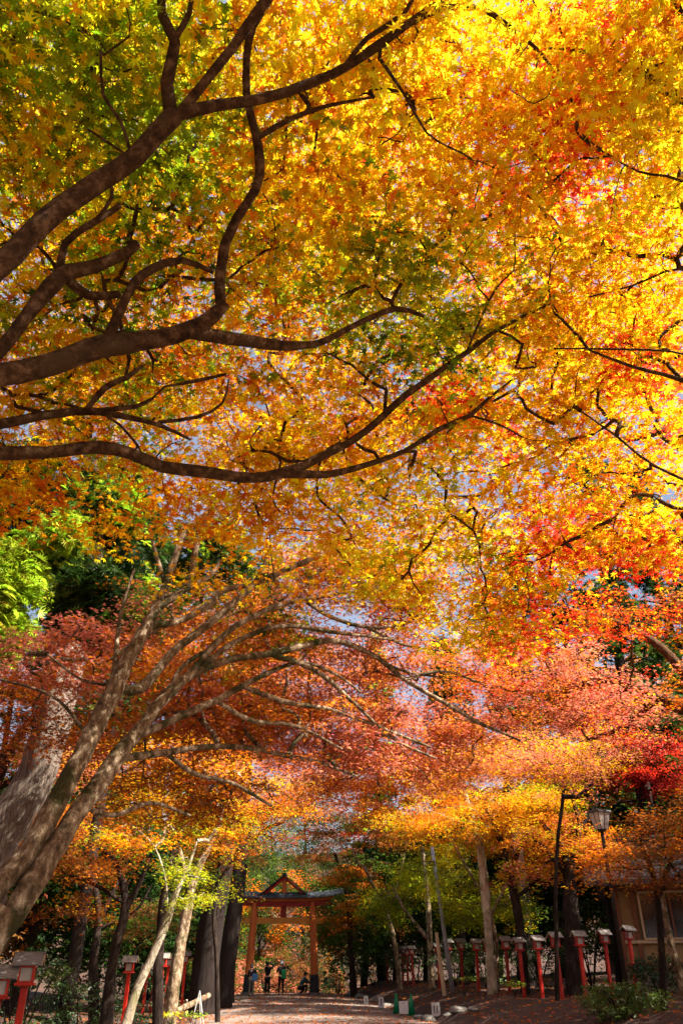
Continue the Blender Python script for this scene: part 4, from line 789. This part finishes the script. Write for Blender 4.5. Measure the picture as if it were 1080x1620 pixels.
card(639, 34.5, .42, .34, 'plain bright white board leaning in front of the green cones', [(0, .85, .4, .03)], tilt=18)
card(690, 33, .42, .3, 'shaded sign with vertical strokes on the low stone edge', [(-.2, .5, .1, .55), (.15, .5, .1, .55)])
card(262, 30.5, .42, .22, 'white sign with black marks at the foot of the mottled trunk', [(0, .7, .3, .06), (0, .45, .12, .3), (0, .25, .4, .05)], tilt=-3, leg=.35)
b = gp(312, 29); t = empty('easel', b, 0, 'thin white folding easel at the left edge of the path', 'easel')
for x0, x1, y in ((-.22, -.02, 0), (.22, -.02, 0), (.05, -.02, .35)):
    MB().tube([(x0, y, -.05), (x1, .05, 1.0)], [.016, .016], 6).build('leg', WHITE, t)
b = gp(322, 41); t = empty('fire_bucket_stand', b, 0, 'small bright red boxed stand with blue base beside the dark cedar trunks', 'stand')
r1 = MB()
for x in (-.22, .22): r1.box((x, 0, .52), (.09, .3, .7))
r1.box((0, 0, .85), (.35, .3, .08)); r1.box((0, 0, .24), (.35, .3, .1)); r1.build('frame', RED, t, bevel=.01)
MB().box((0, .02, .55), (.3, .2, .42)).build('panel', PALEWOOD, t); MB().box((0, -.05, .09), (.42, .4, .16)).build('base', surf('blue_plastic', (.02, .06, .3), (.03, .09, .4)), t, bevel=.02)
MB().tube([(0, 0, .9), (0, 0, 1.5)], [.035, .025], 8).build('stake', PALEWOOD, t)
# stones
def stone(px, Y, r_, lab, dz=0):
    bm = bmesh.new(); bmesh.ops.create_icosphere(bm, subdivisions=3, radius=1); sx, sy, sz = r_*random.uniform(.9, 1.5), r_*random.uniform(.8, 1.2), r_*random.uniform(.5, .8)
    ph = [random.uniform(0, 6) for _ in range(6)]
    for v in bm.verts:
        k = 1+.14*math.sin(3*v.co.x+ph[0])+.12*math.sin(4*v.co.y+ph[1])+.1*math.sin(5*v.co.z+ph[2])+.05*math.sin(9*v.co.x+7*v.co.y+ph[3]); v.co = Vector((v.co.x*sx*k, v.co.y*sy*k, v.co.z*sz*k))
    me = bpy.data.meshes.new('stone'); bm.to_mesh(me); bm.free(); me.materials.append(STONE)
    for p_ in me.polygons: p_.use_smooth = True
    o = link(bpy.data.objects.new('stone', me)); bb_ = gp(px, Y); o.location = (bb_[0], bb_[1], bb_[2]+sz*.5+dz); o.rotation_euler.z = random.uniform(0, 3)
    tag(o, lab, 'stone', 'edging stones')
sx_ = [(663, 33, .16), (677, 32, .2), (709, 31.5, .17), (726, 30.8, .2), (748, 30.2, .18), (645, 37.5, .2), (612, 42, .2), (594, 46, .22), (570, 52, .3), (557, 54, .35)]
sn = ['right after the white board', 'second after the white board', 'right of the shaded sign', 'second right of the shaded sign', 'last visible at lower right', 'behind the sunlit green cone', 'left of the dark green cone', 'left of the small tilted sign', 'near the right gate pillar', 'mossy, by the gate shrub']
for q, nme in zip(sx_, sn): stone(*q, 'grey edging stone '+nme)
for q, nme in zip([(238, 30, .16), (232, 27, .2), (330, 46, .2), (346, 52, .18), (376, 54.5, .14)], ['white rounded, near the left signs', 'at the lower edge under the left lanterns', 'pale, by the red stand', 'small, left of the gate', 'white, touching the left gate sleeve']): stone(*q, 'pale stone '+nme)
lg = gp(298, 33); o = MB().tube([(-.5, -.4, .25), (.1, .1, .5), (.6, .6, .75)], [.1, .1, .09], 10).build('log', BARKP, None, loc=tuple(lg)); tag(o, 'short pale sawn log lying by the left path edge', 'log')
lf = gp(345, 46); o = MB().tube([(-1.2, -2.5, .1), (0, 0, .11), (1.2, 3.5, .1)], [.1, .1, .1], 8).build('edging_log', BARKW, None, loc=tuple(lf)); tag(o, 'long pale log edging the left side of the path', 'log')
def plant(px, Y, lab, pal='lNM', h=.45):
    b = gp(px, Y); t = Tree('leafy_plant', b, lab, 'plant', 'small plants on the banks', BARKD)
    for k in range(7):
        a = k*.9; e = b+[math.cos(a)*h*.6, math.sin(a)*h*.6, h*.9]; t.limb([b, (b+e)/2+[0, 0, .1], e], radii=[.008, .006, .004], join=False); t.spray(e, .16, 14, pal, .12)
    t.build(T_OVAL, GLOSSLEAF, trunk_name='stems')
for q in [(52, 17, 'green seedling below the nearest red lantern'), (100, 22, 'yellow green clump on the left bank'), (268, 29, 'yellow leafed seedling beside the white sign', 'MY'), (305, 28.5, 'bright sprig at the foot of the easel'), (815, 31, 'ivy green plant between right lantern posts'), (735, 36, 'pale green plant near the sunlit stake', 'Nl', .7), (690, 45, 'low green plant behind the shaded sign'), (945, 26, 'dark fern left of the feathery bush', 'ln')]: plant(*q)

# ================================================================== people
def skin(name, V, E, Rr, mat, parent, sub=1):
    me = bpy.data.meshes.new(name); me.from_pydata([tuple(v) for v in V], E, []); me.materials.append(mat); o = link(bpy.data.objects.new(name, me), parent)
    m_ = o.modifiers.new('skin', 'SKIN'); m_.use_smooth_shade = True
    lay = me.skin_vertices[0].data
    for i, r_ in enumerate(Rr): lay[i].radius = r_ if isinstance(r_, tuple) else (r_, r_)
    lay[0].use_root = True
    s_ = o.modifiers.new('sub', 'SUBSURF'); s_.levels = s_.render_levels = sub; return o
def person(loc, rz, label, J, shirt, pants, hair, h=1.66):
    """J: joints dict pelvis chest neck head; shl elL wrL ... hipL knL anL toeL"""
    t = empty('person', loc, rz, label, 'person', 'visitors at the gate'); k = h/1.7
    g = lambda n_: np.array(J[n_])*k
    V = [g('pelvis')]; E = []; Rr = [(.13*k, .11*k)]
    def ad(p_, par, r_): V.append(p_); E.append((par, len(V)-1)); Rr.append(r_); return len(V)-1
    c = ad((g('pelvis')+g('chest'))/2, 0, (.13*k, .10*k)); c = ad(g('chest'), c, (.15*k, .11*k)); nk = ad(g('neck'), c, .055*k)
    hd_ = g('head'); up_ = (hd_-g('neck')); up_ = up_/np.linalg.norm(up_)
    j = ad(hd_-up_*.05*k, nk, .065*k); j = ad(hd_+up_*.03*k, j, .092*k); ad(hd_+up_*.09*k, j, .07*k)
    for s in 'LR':
        a = ad(g('sh'+s), c, .055*k); e = ad(g('el'+s), a, .042*k); w_ = ad(g('wr'+s), e, .027*k)
        d = g('wr'+s)-g('el'+s); d = d/np.linalg.norm(d); sd_ = np.cross(d, [0, 1, .2]); sd_ /= np.linalg.norm(sd_)+1e-6
        pm = ad(g('wr'+s)+d*.07*k, w_, (.036*k, .018*k))
        for q, (o_, l_) in enumerate([(-.027, .07), (-.009, .085), (.009, .08), (.026, .062)]):
            f1 = ad(V[pm]+sd_*o_*k+d*l_*.5*k, pm, .009*k); ad(V[pm]+sd_*o_*k*1.1+d*l_*k+np.array([0, -.02, -.012])*k, f1, .008*k)
        f1 = ad(V[w_]+d*.03*k-sd_*.045*k, w_, .011*k); ad(V[w_]+d*.075*k-sd_*.062*k, f1, .009*k)
        h_ = ad(g('hip'+s), 0, .09*k); n_ = ad(g('kn'+s), h_, .058*k); a_ = ad(g('an'+s), n_, .038*k); ad(g('toe'+s), a_, .032*k)
    body = skin('body', V, E, Rr, SKIN, t, 1)
    V = [g('pelvis')+[0, 0, .02]]; E = []; Rr = [(.155*k, .135*k)]; c = ad((g('pelvis')+g('chest'))/2, 0, (.155*k, .125*k)); c = ad(g('chest'), c, (.18*k, .135*k)); ad(g('chest')*.25+g('neck')*.75, c, .08*k)
    for s in 'LR':
        a = ad(g('sh'+s), c, .078*k); e = ad(g('el'+s), a, .060*k); ad(g('el'+s)*.12+g('wr'+s)*.88, e, .043*k)
    skin('jacket', V, E, Rr, shirt, t)
    V = [g('pelvis')-[0, 0, .01]]; E = []; Rr = [(.14*k, .125*k)]
    for s in 'LR':
        h_ = ad(g('hip'+s), 0, .108*k); n_ = ad(g('kn'+s), h_, .074*k); ad(g('kn'+s)*.08+g('an'+s)*.92, n_, .056*k)
    skin('trousers', V, E, Rr, pants, t)
    for s in 'LR':
        V = [g('an'+s)]; E = []; Rr = [.05*k]; a_ = ad((g('an'+s)+g('toe'+s))/2-[0, 0, .02], 0, .046*k); ad(g('toe'+s), a_, .04*k); skin('shoe', V, E, Rr, cloth('shoe_leather', (.2, .2, .2)), t)
    V = [hd_+up_*.06*k+np.array([0, .03, 0])*k]; E = []; Rr = [.098*k]; ad(V[0]+up_*.05*k+np.array([0, -.02, 0])*k, 0, .075*k); ad(V[0]-up_*.09*k+np.array([0, .03, 0])*k, 0, .07*k)
    skin('hair', V, E, Rr, hair, t)
    f = MB(); fy = -.09*k
    for s in (-1, 1): f.tube([tuple(hd_+np.array([s*.032, fy-.004, .02])*k), tuple(hd_+np.array([s*.032, fy-.014, .02])*k)], [.010, .008], 6)
    f.build('eyes', INK, t); MB().tube([tuple(hd_+np.array([0, fy+.01, .01])*k), tuple(hd_+np.array([0, fy-.028, -.02])*k)], [.01, .015], 6).build('nose', SKIN, t)
    for s in (-1, 1): MB().tube([tuple(hd_+np.array([s*.085, .0, .015])*k), tuple(hd_+np.array([s*.1, .012, -.03])*k)], [.016, .012], 6).build('ear', SKIN, t)
    MB().box(tuple(hd_+np.array([0, fy, -.045])*k), (.045, .014, .009)).build('mouth', surf('lips', (.4, .12, .1), (.45, .15, .12)), t)
    return t
def joints(**k):
    J = dict(pelvis=(0, 0, .93), chest=(0, 0, 1.28), neck=(0, 0, 1.45), head=(0, -.01, 1.58), shL=(-.19, 0, 1.38), shR=(.19, 0, 1.38), elL=(-.25, .02, 1.10), elR=(.25, .02, 1.10), wrL=(-.27, -.05, .86), wrR=(.27, -.05, .86),
             hipL=(-.09, 0, .86), hipR=(.09, 0, .86), knL=(-.11, -.02, .48), knR=(.11, -.02, .48), anL=(-.12, .02, .09), anR=(.12, .02, .09), toeL=(-.14, -.14, .04), toeR=(.14, -.14, .04)); J.update(k); return J
HAIRD = surf('black_hair', (.01, .008, .007), (.03, .022, .018), 30); HAIRG = surf('grey_hair', (.35, .34, .32), (.6, .58, .55), 30)
NAVY = cloth('dark_jacket', (.018, .018, .024)); BLKC = cloth('black_cloth', (.012, .01, .012)); KHAKI = cloth('khaki_trousers', (.30, .25, .17)); GREENC = cloth('green_bag_cloth', (.02, .28, .08)); BLUEC = cloth('blue_bag_cloth', (.10, .30, .60)); MAROON = cloth('maroon_trousers', (.05, .012, .016)); LILAC = cloth('pale_hat', (.55, .52, .62)); TEAL = cloth('teal_jacket', (.02, .07, .08))
def road_pt(px, Y):
    b = gp(px, Y); b[2] = float(gz(b[0], b[1], False))+.012+.10*max(0, 1-((b[0]-xc(Y))/HW)**2)-.01; return b
p1 = person(road_pt(397, 52.5), R_(170), 'leaning person in dark top and khaki trousers by the left gate pillar', joints(chest=(.05, -.12, 1.24), neck=(.08, -.2, 1.38), head=(.10, -.26, 1.49), shL=(-.13, -.14, 1.34), shR=(.23, -.14, 1.34), elL=(-.2, -.3, 1.12), wrL=(-.1, -.46, 1.08), elR=(.26, -.2, 1.06), wrR=(.22, -.3, .85)), NAVY, KHAKI, HAIRD, 1.62)
p2 = person(road_pt(422, 53), R_(150), 'person all in black raising both arms to take a photo upward', joints(elL=(-.26, -.18, 1.46), wrL=(-.10, -.28, 1.66), elR=(.27, -.18, 1.46), wrR=(.10, -.28, 1.66), head=(0, .03, 1.58)), BLKC, BLKC, HAIRD, 1.66)
p3 = person(road_pt(444, 53.2), R_(200), 'grey haired person in dark clothes with a green bag, holding a phone up', joints(elL=(-.24, -.12, 1.14), wrL=(-.10, -.32, 1.32), elR=(.24, -.12, 1.14), wrR=(.10, -.32, 1.32)), NAVY, MAROON, HAIRG, 1.72)
p4 = person(road_pt(477, 54.2), R_(120), 'crouching person in a teal jacket near the right gate pillar', joints(pelvis=(0, .1, .42), chest=(0, -.1, .78), neck=(0, -.18, .93), head=(0, -.22, 1.05), shL=(-.18, -.14, .88), shR=(.18, -.14, .88), elL=(-.22, -.34, .66), elR=(.22, -.34, .66), wrL=(-.1, -.5, .6), wrR=(.1, -.5, .6), hipL=(-.1, .08, .38), hipR=(.1, .08, .38), knL=(-.14, -.3, .52), knR=(.14, -.3, .30), anL=(-.14, -.18, .09), anR=(.14, .1, .09), toeL=(-.15, -.34, .04), toeR=(.15, -.05, .04)), TEAL, BLKC, HAIRD, 1.65)
def bag(px, Y, z, col, label, cat, w_=.3, h_=.34):
    b = road_pt(px, Y); b[2] += z; t = empty('shoulder_bag', b, 0, label, cat)
    MB().box((0, 0, 0), (w_, .14, h_)).build('pouch', col, t, bevel=.035); MB().tube([(-w_*.4, 0, h_*.45), (-w_*.2, .0, h_*1.3), (w_*.2, 0, h_*1.3), (w_*.4, 0, h_*.45)], [.012]*4, 6).build('strap', BLKC, t)
bag(401.5, 52.1, .93, BLUEC, 'blue bag hanging at the side of the leaning person', 'bag'); bag(447.5, 52.9, 1.06, GREENC, 'green bag hanging at the grey haired person', 'bag', .26, .46)
for px, Y, z, dx, lab in [(422.5, 53, 1.66, .12, 'dark camera held up by the person in black'), (444, 53.2, 1.36, -.1, 'phone held up by the grey haired person')]:
    b = road_pt(px, Y); o = MB().box((0, 0, 0), (.14, .05, .10)).build('camera', BLACK, None, loc=(b[0]+dx, b[1]+.30, b[2]+z), bevel=.01); tag(o, lab, 'camera')
#END
